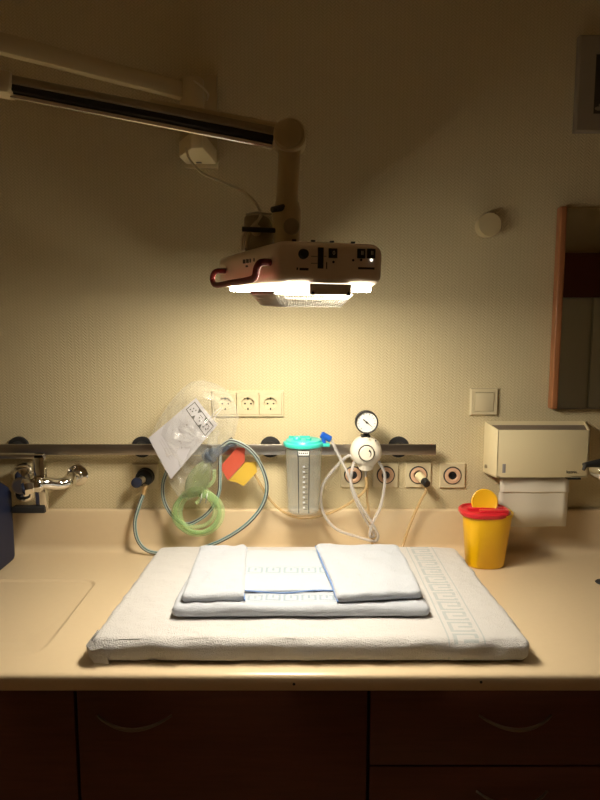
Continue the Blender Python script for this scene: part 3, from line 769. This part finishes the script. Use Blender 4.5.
# ============================================================ SHARPS BIN
bc = Vector((F(482, 569, -.20).x, -.135, .9005)); bc.x = Z(482, 562, .9).x; off = tuple(bc)
t = thing('sharps_bin', 'yellow sharps bin with red lid and upright yellow cap on the worktop', 'bin', off)
HB = .165
def dring(rx, ry, z, n=40, e=2.6, dx=0.0):
    out = []
    for k in range(n):
        a = 2 * PI * k / n; c_, s_ = math.cos(a), math.sin(a); ex = 2 / e
        out.append((dx + rx * math.copysign(abs(c_) ** ex, c_), ry * math.copysign(abs(s_) ** ex, s_), z))
    return out
b = MB(); b.loft([dring(.052, .043, 0, dx=.002), dring(.0555, .0465, .004, dx=.002), dring(.0705, .058, HB - .012, dx=.005), dring(.0725, .059, HB - .004, dx=.007), dring(.0725, .059, HB, dx=.007)])
b.prism([(.066, -.02, HB - .002), (.0795, -.006, HB - .001), (.068, .012, HB - .002)], (0, 0, -.004))
b.prism([(.060, -.022, HB), (.0785, -.006, HB), (.062, .012, HB)], (-.008, 0, -.075)); b.build('tub', M['yellow'], t)
b = MB(); DX = -.004
b.loft([dring(.071, .061, HB - .008, dx=DX), dring(.074, .064, HB - .004, dx=DX), dring(.074, .064, HB + .004, dx=DX), dring(.069, .059, HB + .009, dx=DX), dring(.064, .054, HB + .0095, dx=DX), dring(.061, .051, HB + .005, dx=DX), dring(.03, .02, HB + .005, dx=DX)])
b.box((-.030, -.050, HB + .004), (.055, -.030, HB + .016), .004); b.box((-.055, -.012, HB + .004), (.05, .006, HB + .013), .003)
b.box((.02, -.046, HB + .004), (.035, .04, HB + .012), .003); b.build('lid', M['redlid'], t, label='red ribbed lid')
cp = P(484.5, 502, Vector((0, -.135, 0)), Vector((0, 1, 0)))
b = MB(off); b.lathe([(.001, -.003), (.036, -.003), (.039, -.001), (.039, .003), (.036, .005), (.033, .0035), (.001, .0035)], (cp.x, -.135, cp.z), (-.10, -1, .28), 40)
b.box((cp.x - .012, -.137, bc.z + HB + .006), (cp.x + .012, -.129, cp.z - .025), .002)
o = b.build('cap', M['yellowcap'], t, label='round orange-yellow cap')
o.scale = (1, 1, 1)

# ============================================================ TOWEL DISPENSER
DY = -.105
q = F(484.5, 421, 0); x0b = q.x; x1b = F(585, 421, 0).x; ztb = F(484, 421, 0).z
x0f, x1f = F(498, 430, DY).x, F(590, 430, DY).x; ztf = F(498, 430, DY).z; zbf = F(498, 477.5, DY).z; zbb = F(486, 472, 0).z
off = ((x0b + x1b) / 2, 0, zbb)
t = thing('towel_dispenser', 'cream wall paper towel dispenser with open tapered top', 'dispenser', off)
b = MB(off); th = .003
b.prism([(x0b, -.001, zbb), (x1b, -.001, zbb), (x1b, -.001, ztb), (x0b, -.001, ztb)], (0, -.004, 0))
b.prism([(x0f, DY, zbf), (x1f, DY, zbf), (x1f, DY, ztf), (x0f, DY, ztf)], (0, .004, 0), .001)
for sx_, xb, xf in ((1, x0b, x0f), (-1, x1b, x1f)):
    b.prism([(xb, -.001, zbb), (xf, DY, zbf), (xf, DY, ztf), (xb, -.001, ztb)], (sx_ * .004, 0, 0), .001)
zs = min(zbf, zbb)
b.prism([(x0b, -.001, zbb), (x0f, DY, zbf), (x0f + .012, DY, zbf), (x0b + .012, -.001, zbb)], (0, 0, .004))
b.prism([(x1b - .05, -.001, zbb), (x1f - .05, DY, zbf), (x1f, DY, zbf), (x1b, -.001, zbb)], (0, 0, .004))
b.build('housing', M['white'], t)
b = MB(off); q = F(504, 468.5, DY); b.box((q.x - .005, DY - .0008, q.z - .014), (q.x + .005, DY + .001, q.z + .014), .001); b.build('fill_window', M['greyink'], t, label='narrow fill level slot')
q = F(571.5, 472, DY); tb = text_mb('katrin', .0135, (q.x, DY - .0008, q.z), (1, 0, 0), (0, 0, 1), off); tb.build('logo', M['ink'], t, label='small dark lettering', smooth=False)
q = F(574, 478.5, DY); MB(off).box((q.x - .02, DY - .002, q.z - .003), (q.x + .02, DY + .02, q.z + .002)).build('latch', M['black'], t)
q = F(485, 468, -.01); MB(off).lathe([(.006, 0), (.006, .003), (.002, .004)], (x0b + .001, -.03, q.z + .01), (-1, 0, 0), 14).build('lock', M['steel'], t)
# dark grey sheet added across the open top + hanging sheet
b = MB(off); b.prism([(x0b + .005, -.006, ztb - .012), (x1b - .005, -.006, ztb - .012), (x1f - .005, DY + .005, ztf - .004), (x0f + .005, DY + .005, ztf - .004)], (0, 0, -.002)); b.build('top_sheet', M['dullgrey'], t, label='dull grey sheet inside the open top')
xa, xb_ = F(499, 500, -.085).x, F(568, 500, -.085).x; zt_, zl = zbf + .006, F(530, 527, -.085).z
zm = F(530, 492, -.085).z
rings = []
for z_, y_ in ((zt_, -.083), ((zt_ + zm) / 2, -.087), (zm + .002, -.091), (zm - .003, -.087), ((zm + zl) / 2, -.088), (zl, -.084)):
    rings.append([(xa + (xb_ - xa) * k / 12 - .002 * (z_ < zm), y_ + .002 * math.sin(k * .8), z_ + (.0015 * (k / 12) if z_ == zl else 0)) for k in range(13)])
b = MB((xa, -.085, zl)); b.loft(rings, cap=False, closed=False); o = b.build('paper_towel', M['paperw']); tag(o, 'white paper towel hanging out below the dispenser', 'paper towel')
md = o.modifiers.new('s', 'SOLIDIFY'); md.thickness = .0008

# ============================================================ MIRROR
mx0, mz0, mz1 = .779, 1.359, 1.972; mx1 = mx0 + .62
off = ((mx0 + mx1) / 2, 0, mz0)
t = thing('wall_mirror', 'wall mirror with orange-brown wooden side frame above the dispenser', 'mirror', off)
MB(off).box((mx0 + .002, -.020, mz0 + .004), (mx1 - .002, -.001, mz1 - .004)).build('backing', M['carcass'], t)
for a in (mx0, mx1 - .021): MB(off).box((a, -.034, mz0), (a + .021, -.001, mz1), .005, 3).build('side_frame', M['frame'], t, label='orange-brown wooden side strip')
MB(off).box((mx0 + .021, -.0225, mz0 + .004), (mx1 - .021, -.0203, mz1 - .004)).build('mirror_glass', M['mirror'], t, smooth=False)
MB(off).box((mx0 + .021, -.026, mz0), (mx1 - .021, -.001, mz0 + .0038)).build('bottom_strip', M['steel'], t)

# ============================================================ PICTURE
a = F(574, 135, 0); z0, z1, x0 = 2.188, 2.458, .815; x1 = x0 + .42
off = ((x0 + x1) / 2, 0, z0)
t = thing('picture_frame', 'silver grey framed dark picture high on the wall at the right', 'picture', off)
face_ring(MB(), x1 - x0, z1 - z0, x1 - x0 - .10, z1 - z0 - .10, -.001, -.024, (0, 0, (z1 - z0) / 2), .004).build('frame', M['silver'], t, smooth=False)
MB(off).box((x0 + .048, -.012, z0 + .048), (x1 - .048, -.002, z1 - .048)).build('print', M['picture'], t, label='dark print')
b = MB(off)
for k in range(6):
    a_ = k * .5; b.lathe([(.001, 0), (.006, .0005), (.001, .001)], (x0 + .07 + .011 * k, -.0122, z0 + .068 + .012 * math.sin(k * 2.2)), (0, -1, 0), 10, sx=2.0)
b.build('printed_leaves', M['silver'], t)

# ============================================================ ROUND WALL BUTTON
q = F(488, 225.5, -.025)
o = MB(tuple(q)).lathe([(.034, -.024), (.0355, -.018), (.0365, .018), (.034, .023), (.001, .025)], q, (0, -1, 0), 40).build('wall_buffer', M['armbeige']); tag(o, 'round cream wall buffer left of the mirror', 'wall buffer')

# ============================================================ TAPS
fc = F(78, 475, 0); off = tuple(fc)
t = thing('wall_mixer_tap', 'chrome wall mixer tap with square lever frame at the left', 'tap', off)
MB(off).lathe([(.034, .001), (.034, .004), (.028, .007), (.018, .009)], fc, (0, -1, 0), 36).build('rosette', M['chrome'], t)
MB(off).tube([fc + Vector((0, -.006, 0)), fc + Vector((-.004, -.035, -.001)), F(68, 482, -.075), F(58, 484, -.095), F(46, 483, -.12), F(36, 484, -.135)], .0185, n=20).build('connector_arm', M['chrome'], t)
n0 = F(42, 483.5, -.125); n1 = F(25, 487, -.15)
b = MB(off); b.lathe([(.022, 0), (.025, .004), (.025, .018), (.021, .026), (.026, .034), (.0255, .052), (.016, .058)], n0, n1 - n0, 8); b.build('nut', M['chrome'], t)
vz0 = F(42, 512, -.12).z; vz1 = F(42, 454, -.12).z; vx = F(42, 480, -.105).x
MB(off).box((vx - .016, -.125, vz0), (vx + .016, -.10, vz1), .004).build('body_post', M['chrome'], t)
lx = F(-60, 457, -.12).x
MB(off).box((lx, -.125, vz1 - .014), (vx + .015, -.10, vz1), .003).build('lever_bar', M['steel'], t)
MB(off).box((-.866, -.135, vz0), (vx + .015, -.105, vz0 + .019), .003).build('spout_bar', M['dark'], t, label='dark lower bar')
q = F(27, 482, -.06)
MB(off).rbox((q.x - .035, -.100, q.z - .060), (q.x + .030, -.02, q.z + .060), .028, n=12).build('valve_body', M['chrome'], t)
MB(off).lathe([(.026, 0), (.026, .010), (.020, .016)], (q.x, -.099, q.z), (0, -1, 0), 30).build('valve_cap', M['steel'], t)

fc = F(622, 478, 0); off = tuple(fc)
t = thing('wall_mixer_tap', 'dark chrome tap entering at the right edge before the dispenser', 'tap', off)
MB(off).lathe([(.036, .001), (.036, .006), (.030, .014), (.018, .018)], fc, (0, -1, 0), 36).build('rosette', M['chrome'], t)
q = F(603, 472, -.20)
MB(off).tube([fc + Vector((0, -.012, 0)), fc + Vector((0, -.08, 0)), q + Vector((.05, .03, 0)), q + Vector((.03, 0, 0))], .015, n=16).build('connector_arm', M['chrome'], t)
MB(off).lathe([(.018, -.03), (.026, -.026), (.028, 0), (.028, .02), (.022, .027)], q, (.15, -1, 0), 30).build('body', M['chrome'], t)
l0 = F(584, 465, -.235); l1 = F(640, 462, -.21)
b = MB(off)
rings = []
for k in range(9):
    f = k / 8; c_ = l0.lerp(l1, f) + Vector((0, 0, .004 * math.sin(f * PI))); hh_ = .006 + .008 * min(1, f * 3)
    rings.append([c_ + Vector((0, .012 * math.cos(a_), hh_ * math.sin(a_))) for a_ in [2 * PI * j / 14 for j in range(14)]])
b.loft(rings); b.cyl(l0 + Vector((.002, -.004, -.002)), l0 + Vector((-.004, -.006, -.014)), .006, .004, n=12); b.build('lever', M['dark'], t, label='dark lever')
q = Z(601, 583, .9)
o = MB((q.x, q.y, .9)).lathe([(.014, .0005), (.016, .003), (.012, .007), (.001, .008)], (q.x, q.y, .9), (0, 0, 1), 24).build('drain_stopper', M['dark']); tag(o, 'small dark round stopper on the worktop at the right edge', 'stopper')

# ============================================================ NAVY JUG
jx1 = -.871; off = (-.94, -.20, .9)
t = thing('plastic_jug', 'navy blue plastic jug standing on the worktop at the left edge', 'jug', off)
def jfn(p, q):
    k = smooth(.215, .30, p.z - .9)
    c = Vector((-.946, -.20)); p.x = c.x + (p.x - c.x) * (1 - .62 * k); p.y = c.y + (p.y - c.y) * (1 - .62 * k)
    return p
MB(off).rbox((-1.016, -.30, .9006), (jx1, -.10, 1.20), .022, n=22, fn=jfn).build('body', M['navy'], t)
MB(off).lathe([(.021, 0), (.021, .022), (.018, .026), (.001, .026)], (-.946, -.20, 1.198), (0, 0, 1), 28).build('cap', M['navyband'], t)
MB(off).tube([(-.946, -.235, 1.18), (-.946, -.262, 1.215), (-.946, -.285, 1.19), (-.946, -.285, 1.14)], .010, n=14).build('handle', M['navy'], t)

# ============================================================ LAMP WITH ITS ARMS
AB = F(200, 166, 0); off = (-.305, 0, AB.z)
t = thing('lamp_arm', 'jointed swing arm of the warming lamp from its wall bracket, chrome and beige', 'lamp arm', off)
zb_ = AB.z; xa_, xb_ = F(187, 166, 0).x, F(218, 166, 0).x
MB(off).box((xa_ - .004, -.018, zb_ - .01), (xb_ + .002, -.001, zb_ + .255), .003).build('wall_plate', M['armbeige'], t)
fr = F(194, 147, 0); Yf = -.20
f0, f1 = F(193, 147.5, Yf).x, F(203, 146.5, Yf).x
b = MB(off); b.prism([(xa_, -.018, zb_), (xb_, -.018, zb_), (f1, Yf, zb_), (f0 - .006, Yf + .004, zb_), (xa_ - .006, -.10, zb_)], (0, 0, .045), .006)
b.build('bracket_foot', M['white'], t, label='cream bracket foot')
q = F(201, 163, -.03); MB(off).box((-.306, -.05, zb_ - .0008), (-.29, -.035, zb_ + .002)).build('slot', M['black'], t)
zA = 2.272
MB(off).cyl((-.305, -.10, zb_ + .044), (-.305, -.10, zA + .035), .034, .034, ch=.003).build('shoulder_post', M['armbeige'], t)
a0 = Vector((-.30, -.085, zA)); dirA = (Vector((-.72, -.44, zA)) - a0).normalized()
E = a0 + dirA * .98
def beam(a, b_, w_, h_, r):
    a = Vector(a); b_ = Vector(b_); d = (b_ - a); L = d.length; d.normalize(); s_ = d.cross(Vector((0, 0, 1))).normalized(); u_ = s_.cross(d)
    mt = Matrix(((d.x, s_.x, u_.x, a.x), (d.y, s_.y, u_.y, a.y), (d.z, s_.z, u_.z, a.z), (0, 0, 0, 1)))
    m_ = MB(off); m_.box((0, -w_ / 2, -h_ / 2), (L, w_ / 2, h_ / 2), r, 2, mtx=mt); return m_
b = beam(a0 - dirA * .03, E, .026, .046, .005); b.build('upper_arm', M['armbeige'], t)
K = F(290, 138.5, -.59)
E2 = Vector((E.x, E.y, 2.165)); 
MB(off).cyl(E + Vector((0, 0, .03)), E2 + Vector((0, 0, -.04)), .032, .032, ch=.003).build('elbow_post', M['armbeige'], t)
dK = (K - E2).normalized(); s0 = E2 + (K - E2) * (((F(10, 86, -.68) - E2).length) / (K - E2).length)
beam(E2, s0, .052, .044, .008).build('arm_sleeve', M['armbeige'], t, label='beige end sleeve')
kend = K - dK * .035
up = Vector((0, 0, 1)); sd = dK.cross(up).normalized(); upn = sd.cross(dK).normalized()
MB(off).cyl(s0 - dK * .004 - upn * .0175, kend - upn * .0215, .0062, .0062, n=20).build('chrome_tube', M['chrome'], t, label='chrome lower tube')
beam(s0 - dK * .004 - upn * .0055, kend - upn * .0095, .028, .013, .002).build('dark_reflection', M['black'], t, label='black strip for the dark reflection in the chrome')  # black strip stands for the dark reflection band of the chrome
beam(s0 - dK * .004 + upn * .009, kend + upn * .005, .036, .017, .005).build('arm_cover', M['armgrey'], t, label='grey arm cover')
beam(kend - dK * .26 + upn * .016, K + upn * .018, .030, .014, .005).build('hood', M['armbeige'], t, label='beige hood')
b = MB(off)
b.cyl(K + Vector((0, -.036, 0)), K + Vector((0, .036, 0)), .034, .034, n=36, ch=.004)
b.build('knuckle', M['armbeige'], t)
MB(off).lathe([(.028, 0), (.028, .004), (.024, .006)], K + Vector((-.004, -.036, 0)), (0, -1, 0), 36).build('knuckle_cap', M['armbeige'], t)

# lamp head frame
cz0, cz1 = F(276, 284.5, -.90), F(276, 240, -.90)
ZB, ZTOP = cz0.z, cz1.z
u = Vector((.955, .295, 0)).normalized(); wf = Vector((-u.y, u.x, 0)); TILT = math.radians(2.4)
wv = wf * math.cos(TILT) + Vector((0, 0, math.sin(TILT))); uz = Vector((0, 0, math.cos(TILT))) - wf * math.sin(TILT)
HO = Vector((cz0.x, -.90, ZB))
HW, HL, HHt = .200, .56, ZTOP - ZB
MH = Matrix(((u.x, wv.x, uz.x, HO.x), (u.y, wv.y, uz.y, HO.y), (u.z, wv.z, uz.z, HO.z), (0, 0, 0, 1)))
HC = HO + u * (HW / 2) + wv * (HL / 2)
off = tuple(HC)
lamp = thing('warming_lamp', 'white warming lamp head with control panel and red handles over the mattress', 'lamp', off)
b = MB(off)
b.rbox((0, 0, 0), (HW, HL, HHt), .020, n=20, fn=lambda p, q: Vector((p.x, p.y, p.z + (.004 * (1 - q.x ** 2) * (1 - q.y ** 2) if p.z > HHt * .6 else 0))), mtx=MH)
b.build('housing', M['lampbody'], lamp)
b = MB(off); b.box((.020, .010, -.0105), (HW - .020, HL - .05, .002), .003, 2, mtx=MH)
b.build('diffuser', M['lamp'], lamp, label='glowing lamp diffuser')
b = MB(off); b.box((.004, .030, -.0165), (HW - .050, .215, -.0105), .001, 1, mtx=MH); b.build('heater_panel', M['heater'], lamp, label='grey heater panel above the grille, added to block downward light')  # opaque panel added to block part of the diffuser's downward light
# grey plate under the front
q0, q1 = P(309, 284, HO, wv), P(351, 284, HO, wv)
l0_, l1_ = (MH.inverted() @ q0), (MH.inverted() @ q1)
MB(off).box((l0_.x, -.004, -.016), (l1_.x, .010, .003), .001, 1, mtx=MH).build('warning_plate', M['plate'], lamp)
for lx_ in (l0_.x + .006, l1_.x - .006):
    pts_ = [MH @ Vector((lx_ + a_, -.0042, z_)) for a_, z_ in ((-.0045, -.017), (.0045, -.017), (0, -.009))]
    b = MB(off); b.prism(pts_, -wv * .0005)
    b.build('warning_triangle', M['ink'], lamp)
# grille: real bars in a shallow tray
b = MB(off); gx0, gx1, gy0, gy1 = .004, HW - .052, .024, .200; gz0, gz1 = -.0165, -.037
def bar(p, q, r=.0015): 
    b.cyl(MH @ Vector(p), MH @ Vector(q), r, r, n=5)
ins = .016
n_ = 27
for k in range(n_ + 1):
    f = k / n_; x_t = gx0 + (gx1 - gx0) * f; x_b = gx0 + ins + (gx1 - gx0 - 2 * ins) * f
    bar((x_t, gy0, gz0), (x_b, gy0 + ins, gz1)); bar((x_t, gy1, gz0), (x_b, gy1 - ins, gz1)); bar((x_b, gy0 + ins, gz1), (x_b, gy1 - ins, gz1), .0013)
n2_ = 30
for k in range(n2_ + 1):
    f = k / n2_; y_t = gy0 + (gy1 - gy0) * f; y_b = gy0 + ins + (gy1 - gy0 - 2 * ins) * f
    bar((gx0, y_t, gz0), (gx0 + ins, y_b, gz1)); bar((gx1, y_t, gz0), (gx1 - ins, y_b, gz1))
for g in (0, .36, .68, 1.0):
    i_ = ins * g; z_ = gz0 + (gz1 - gz0) * g; r_ = .0016 if g in (0, .36, 1.0) else .0012
    c4 = [(gx0 + i_, gy0 + i_, z_), (gx1 - i_, gy0 + i_, z_), (gx1 - i_, gy1 - i_, z_), (gx0 + i_, gy1 - i_, z_)]
    for k in range(4): bar(c4[k], c4[(k + 1) % 4], r_)
for k in range(1, 6):
    y_b = gy0 + ins + (gy1 - gy0 - 2 * ins) * k / 6; bar((gx0 + ins, y_b, gz1), (gx1 - ins, y_b, gz1), .0012)
b.build('grille', M['grillem'], lamp, label='white wire grille')
# controls on the front face
def fl(px, py):
    q = MH.inverted() @ P(px, py, HO, wv); return q.x, q.z
def fbox(name, px0, py0, px1, py1, m, dep=.002, r=.0004, lab=None):
    x0_, z0_ = fl(px0, py1); x1_, z1_ = fl(px1, py0)
    bb = MB(off); bb.box((x0_, -dep, z0_), (x1_, .001, z1_), r, 1, mtx=MH)
    return bb.build(name, m, lamp, **({'label': lab} if lab else {}))
kx, kz = fl(303, 254)
b = MB(off); b.cyl(MH @ Vector((kx, 0, kz)), MH @ Vector((kx, -.010, kz)), .0088, .0078, n=24, ch=.001); b.build('dial_knob', M['dark'], lamp, label='dark rotary knob')
fbox('slider', 317.5, 247.5, 323.5, 268.5, M['black'], lab='black slider slot')
for (a, b_) in ((328.5, 337), (357, 365), (366.8, 375)):
    o = fbox('push_button', a, 248.5 if a < 350 else 249, b_, 258 if a < 350 else 258.3, M['black'], .003, lab='square black button')
    x0_, z0_ = fl((a + b_) / 2, 253.2)
    cpt = MH @ Vector((x0_ + .001, -.0033, z0_))
    text_mb('0' if a < 350 else 'II', .010, cpt, u, (0, 0, 1), off, .0002).build('button_mark', M['plate'], o, smooth=False)
for px, py, m_ in ((333.3, 262, 'ink'), (353, 260.2, 'ink'), (361, 260, 'ink'), (371.3, 260, 'led')):
    x_, z_ = fl(px, py); b = MB(off); b.cyl(MH @ Vector((x_, .001, z_)), MH @ Vector((x_, -.0015, z_)), .0021, n=12)
    b.build('indicator_light', M[m_], lamp, label='lit white indicator' if m_ == 'led' else 'dark indicator')
for (a, b_, y0_, y1_) in ((296.5, 298, 267.5, 270), (299.5, 308.5, 268, 270.3), (358, 374.5, 267.5, 269.2), (326, 327.2, 262, 269)):
    fbox('printed_line', a, y0_, b_, y1_, M['ink'], .0003, 0)
for (a, b_, y0_) in ((311, 317.5, 256), (311, 317.5, 263), (324, 326.5, 256)): fbox('printed_line', a, y0_, b_, y0_ + .7, M['greyink'], .0003, 0)
# marks on the left side
def sl(px, py, o_=0.0):
    return P(px, py, HO - u * o_, u)
b = MB(off)
for (a, y0_, c, y1_) in ((243, 259.5, 245.5, 263.5), (246.3, 259, 248.8, 263), (249.6, 258.7, 251, 262.5), (253.5, 258.3, 254.8, 261.5), (245.8, 265.3, 248, 267.2)):
    pts_ = [sl(a, y1_), sl(c, y1_), sl(c, y0_), sl(a, y0_)]; b.prism(pts_, -u * .0005)
b.build('printed_symbol', M['ink'], lamp, label='small black printed symbols')
# screws / nubs on top
for lx_, ly_ in ((.04, .03), (.075, .03), (.11, .03), (.15, .03)):
    b = MB(off); b.cyl(MH @ Vector((lx_, ly_, HHt - .002)), MH @ Vector((lx_, ly_, HHt + .0045)), .004, n=12)
    b.build('top_screw', M['dark'], lamp)
# red handles, left and right
def handle(side):
    o_ = .030
    if side < 0:
        pts_ = [sl(226, 270.8, -.002), sl(217, 271.2, o_ * .8), sl(213.5, 274, o_), sl(212.5, 280, o_), sl(216, 285, o_), sl(232, 282.6, o_), sl(249, 280, o_), sl(255, 276.5, o_), sl(257, 268, o_), sl(261, 262.6, o_ * .85), sl(271, 262.2, -.002)]
    else:
        pts_ = []
        for p_ in [sl(226, 270.8, -.002), sl(217, 271.2, o_ * .8), sl(213.5, 274, o_), sl(212.5, 280, o_), sl(216, 285, o_), sl(232, 282.6, o_), sl(249, 280, o_), sl(255, 276.5, o_), sl(257, 268, o_), sl(261, 262.6, o_ * .85), sl(271, 262.2, -.002)]:
            l_ = MH.inverted() @ p_; l_.x = HW - l_.x; pts_.append(MH @ l_)
    MB(off).tube(pts_, .0062, n=14, sub=6).build('side_handle', M['red'], lamp, label='dark red tubular handle')
handle(-1)

# column down from the knuckle (belongs to arm)
off = (-.305, 0, AB.z)
cb = Vector((F(287, 200, -.59).x, -.59, 0)); zc0 = F(287, 243, -.59).z
b = MB(off); b.lathe([(.026, 0), (.027, .01), (.0235, .03), (.0225, K.z - F(287, 197, -.59).z)], (K.x, K.y, K.z - .004), Vector((cb.x - K.x, 0, F(287, 197, -.59).z - K.z)), 32); b.build('column', M['armbeige'], t)
zt2 = F(287, 197, -.59).z
zbot = ZTOP + .0185
b = MB(off); b.lathe([(.0235, 0), (.0235, zt2 - F(287, 201, -.59).z), (.030, zt2 - F(287, 210, -.59).z), (.0305, zt2 - F(287, 220, -.59).z), (.026, zt2 - zbot - .004), (.026, zt2 - zbot)], (cb.x, cb.y, zt2), (0, 0, -1), 32)
b.build('swivel_joint', M['armbeige'], t)
q = F(291.5, 226.5, -.62); MB(off).lathe([(.017, 0), (.017, .010), (.014, .013)], (q.x, -.612, q.z), (0, -1, 0), 30).build('swivel_cap', M['armgrey'], t, label='grey round cap')
q = F(278, 209, -.62); b = MB(off); b.cyl(q + Vector((.015, .012, .006)), q + Vector((-.012, -.014, -.004)), .008, .006, n=16, ch=.001); b.build('locking_knob', M['black'], t, label='black locking knob')
h0, h1 = F(242, 229, -.60), F(276, 230.5, -.60)
MB(off).cyl(h0, h1, .0055, .0055, n=16, ch=.001).build('turning_rod', M['black'], t, label='black rod')
# grey connector box hanging behind the column
b0 = F(259, 230, -.50); bx = thing('connector_box', 'small grey cable box on the lamp head behind the column', 'box', (b0.x, -.48, zbot))
offb = (b0.x, -.48, zbot)
MB(offb).rbox((b0.x - .033, -.53, zbot), (b0.x + .033, -.45, F(259, 216, -.5).z), .012, n=8).build('box', M['armgrey'], bx)
MB(offb).lathe([(.012, 0), (.012, .02), (.009, .024)], (b0.x - .004, -.529, b0.z - .006), (0, -1, 0), 20).build('socket', M['cable'], bx)

# cables
ca = [F(186, 148, -.16), F(190, 160, -.19), F(202, 173, -.25), F(222, 182, -.34), F(240, 190, -.43), F(253, 200, -.5), F(261, 213, -.545), F(259, 219, -.555), F(251, 228, -.56), F(247, 240, -.56), Vector((F(246, 248, -.56).x, -.56, F(246, 248, -.56).z))]
o = MB(tuple(ca[3])).tube(ca, .0032, n=10).build('power_cable', M['cable']); tag(o, 'thin white cable hanging from the wall bracket to the lamp head', 'cable')
cb_ = [F(262, 212, -.55), F(256, 224, -.565), F(245, 232, -.57), F(242, 242, -.57), F(242, 250, -.57)]
o = MB(tuple(cb_[1])).tube(cb_, .0030, n=10).build('power_cable', M['cable']); tag(o, 'short white cable loop left of the black rod above the lamp', 'cable')
cc_ = [F(262, 213, -.548), F(270, 218, -.555), F(274, 227, -.55), F(274, 240, -.54)]
o = MB(tuple(cc_[1])).tube(cc_, .0030, n=10).build('power_cable', M['cable']); tag(o, 'short white cable curving right into the lamp column', 'cable')
cd = [F(186, 81, -.125), F(193, 81, -.13), F(201, 86, -.12), F(208, 94, -.06), F(207, 100, -.019)]
o = MB(tuple(cd[1])).tube(cd, .0028, n=10).build('power_cable', M['cable']); tag(o, 'short white cable at the top of the wall bracket', 'cable')
# cable tie
ct = [F(246, 214.5, -.55), F(256, 212.5, -.555), F(266, 213.5, -.555), F(272, 213.8, -.56)]
o = MB(tuple(ct[1])).tube(ct, .0022, n=8).build('cable_tie', M['armgrey']); tag(o, 'grey tie bundling the white cables beside the column', 'cable tie')
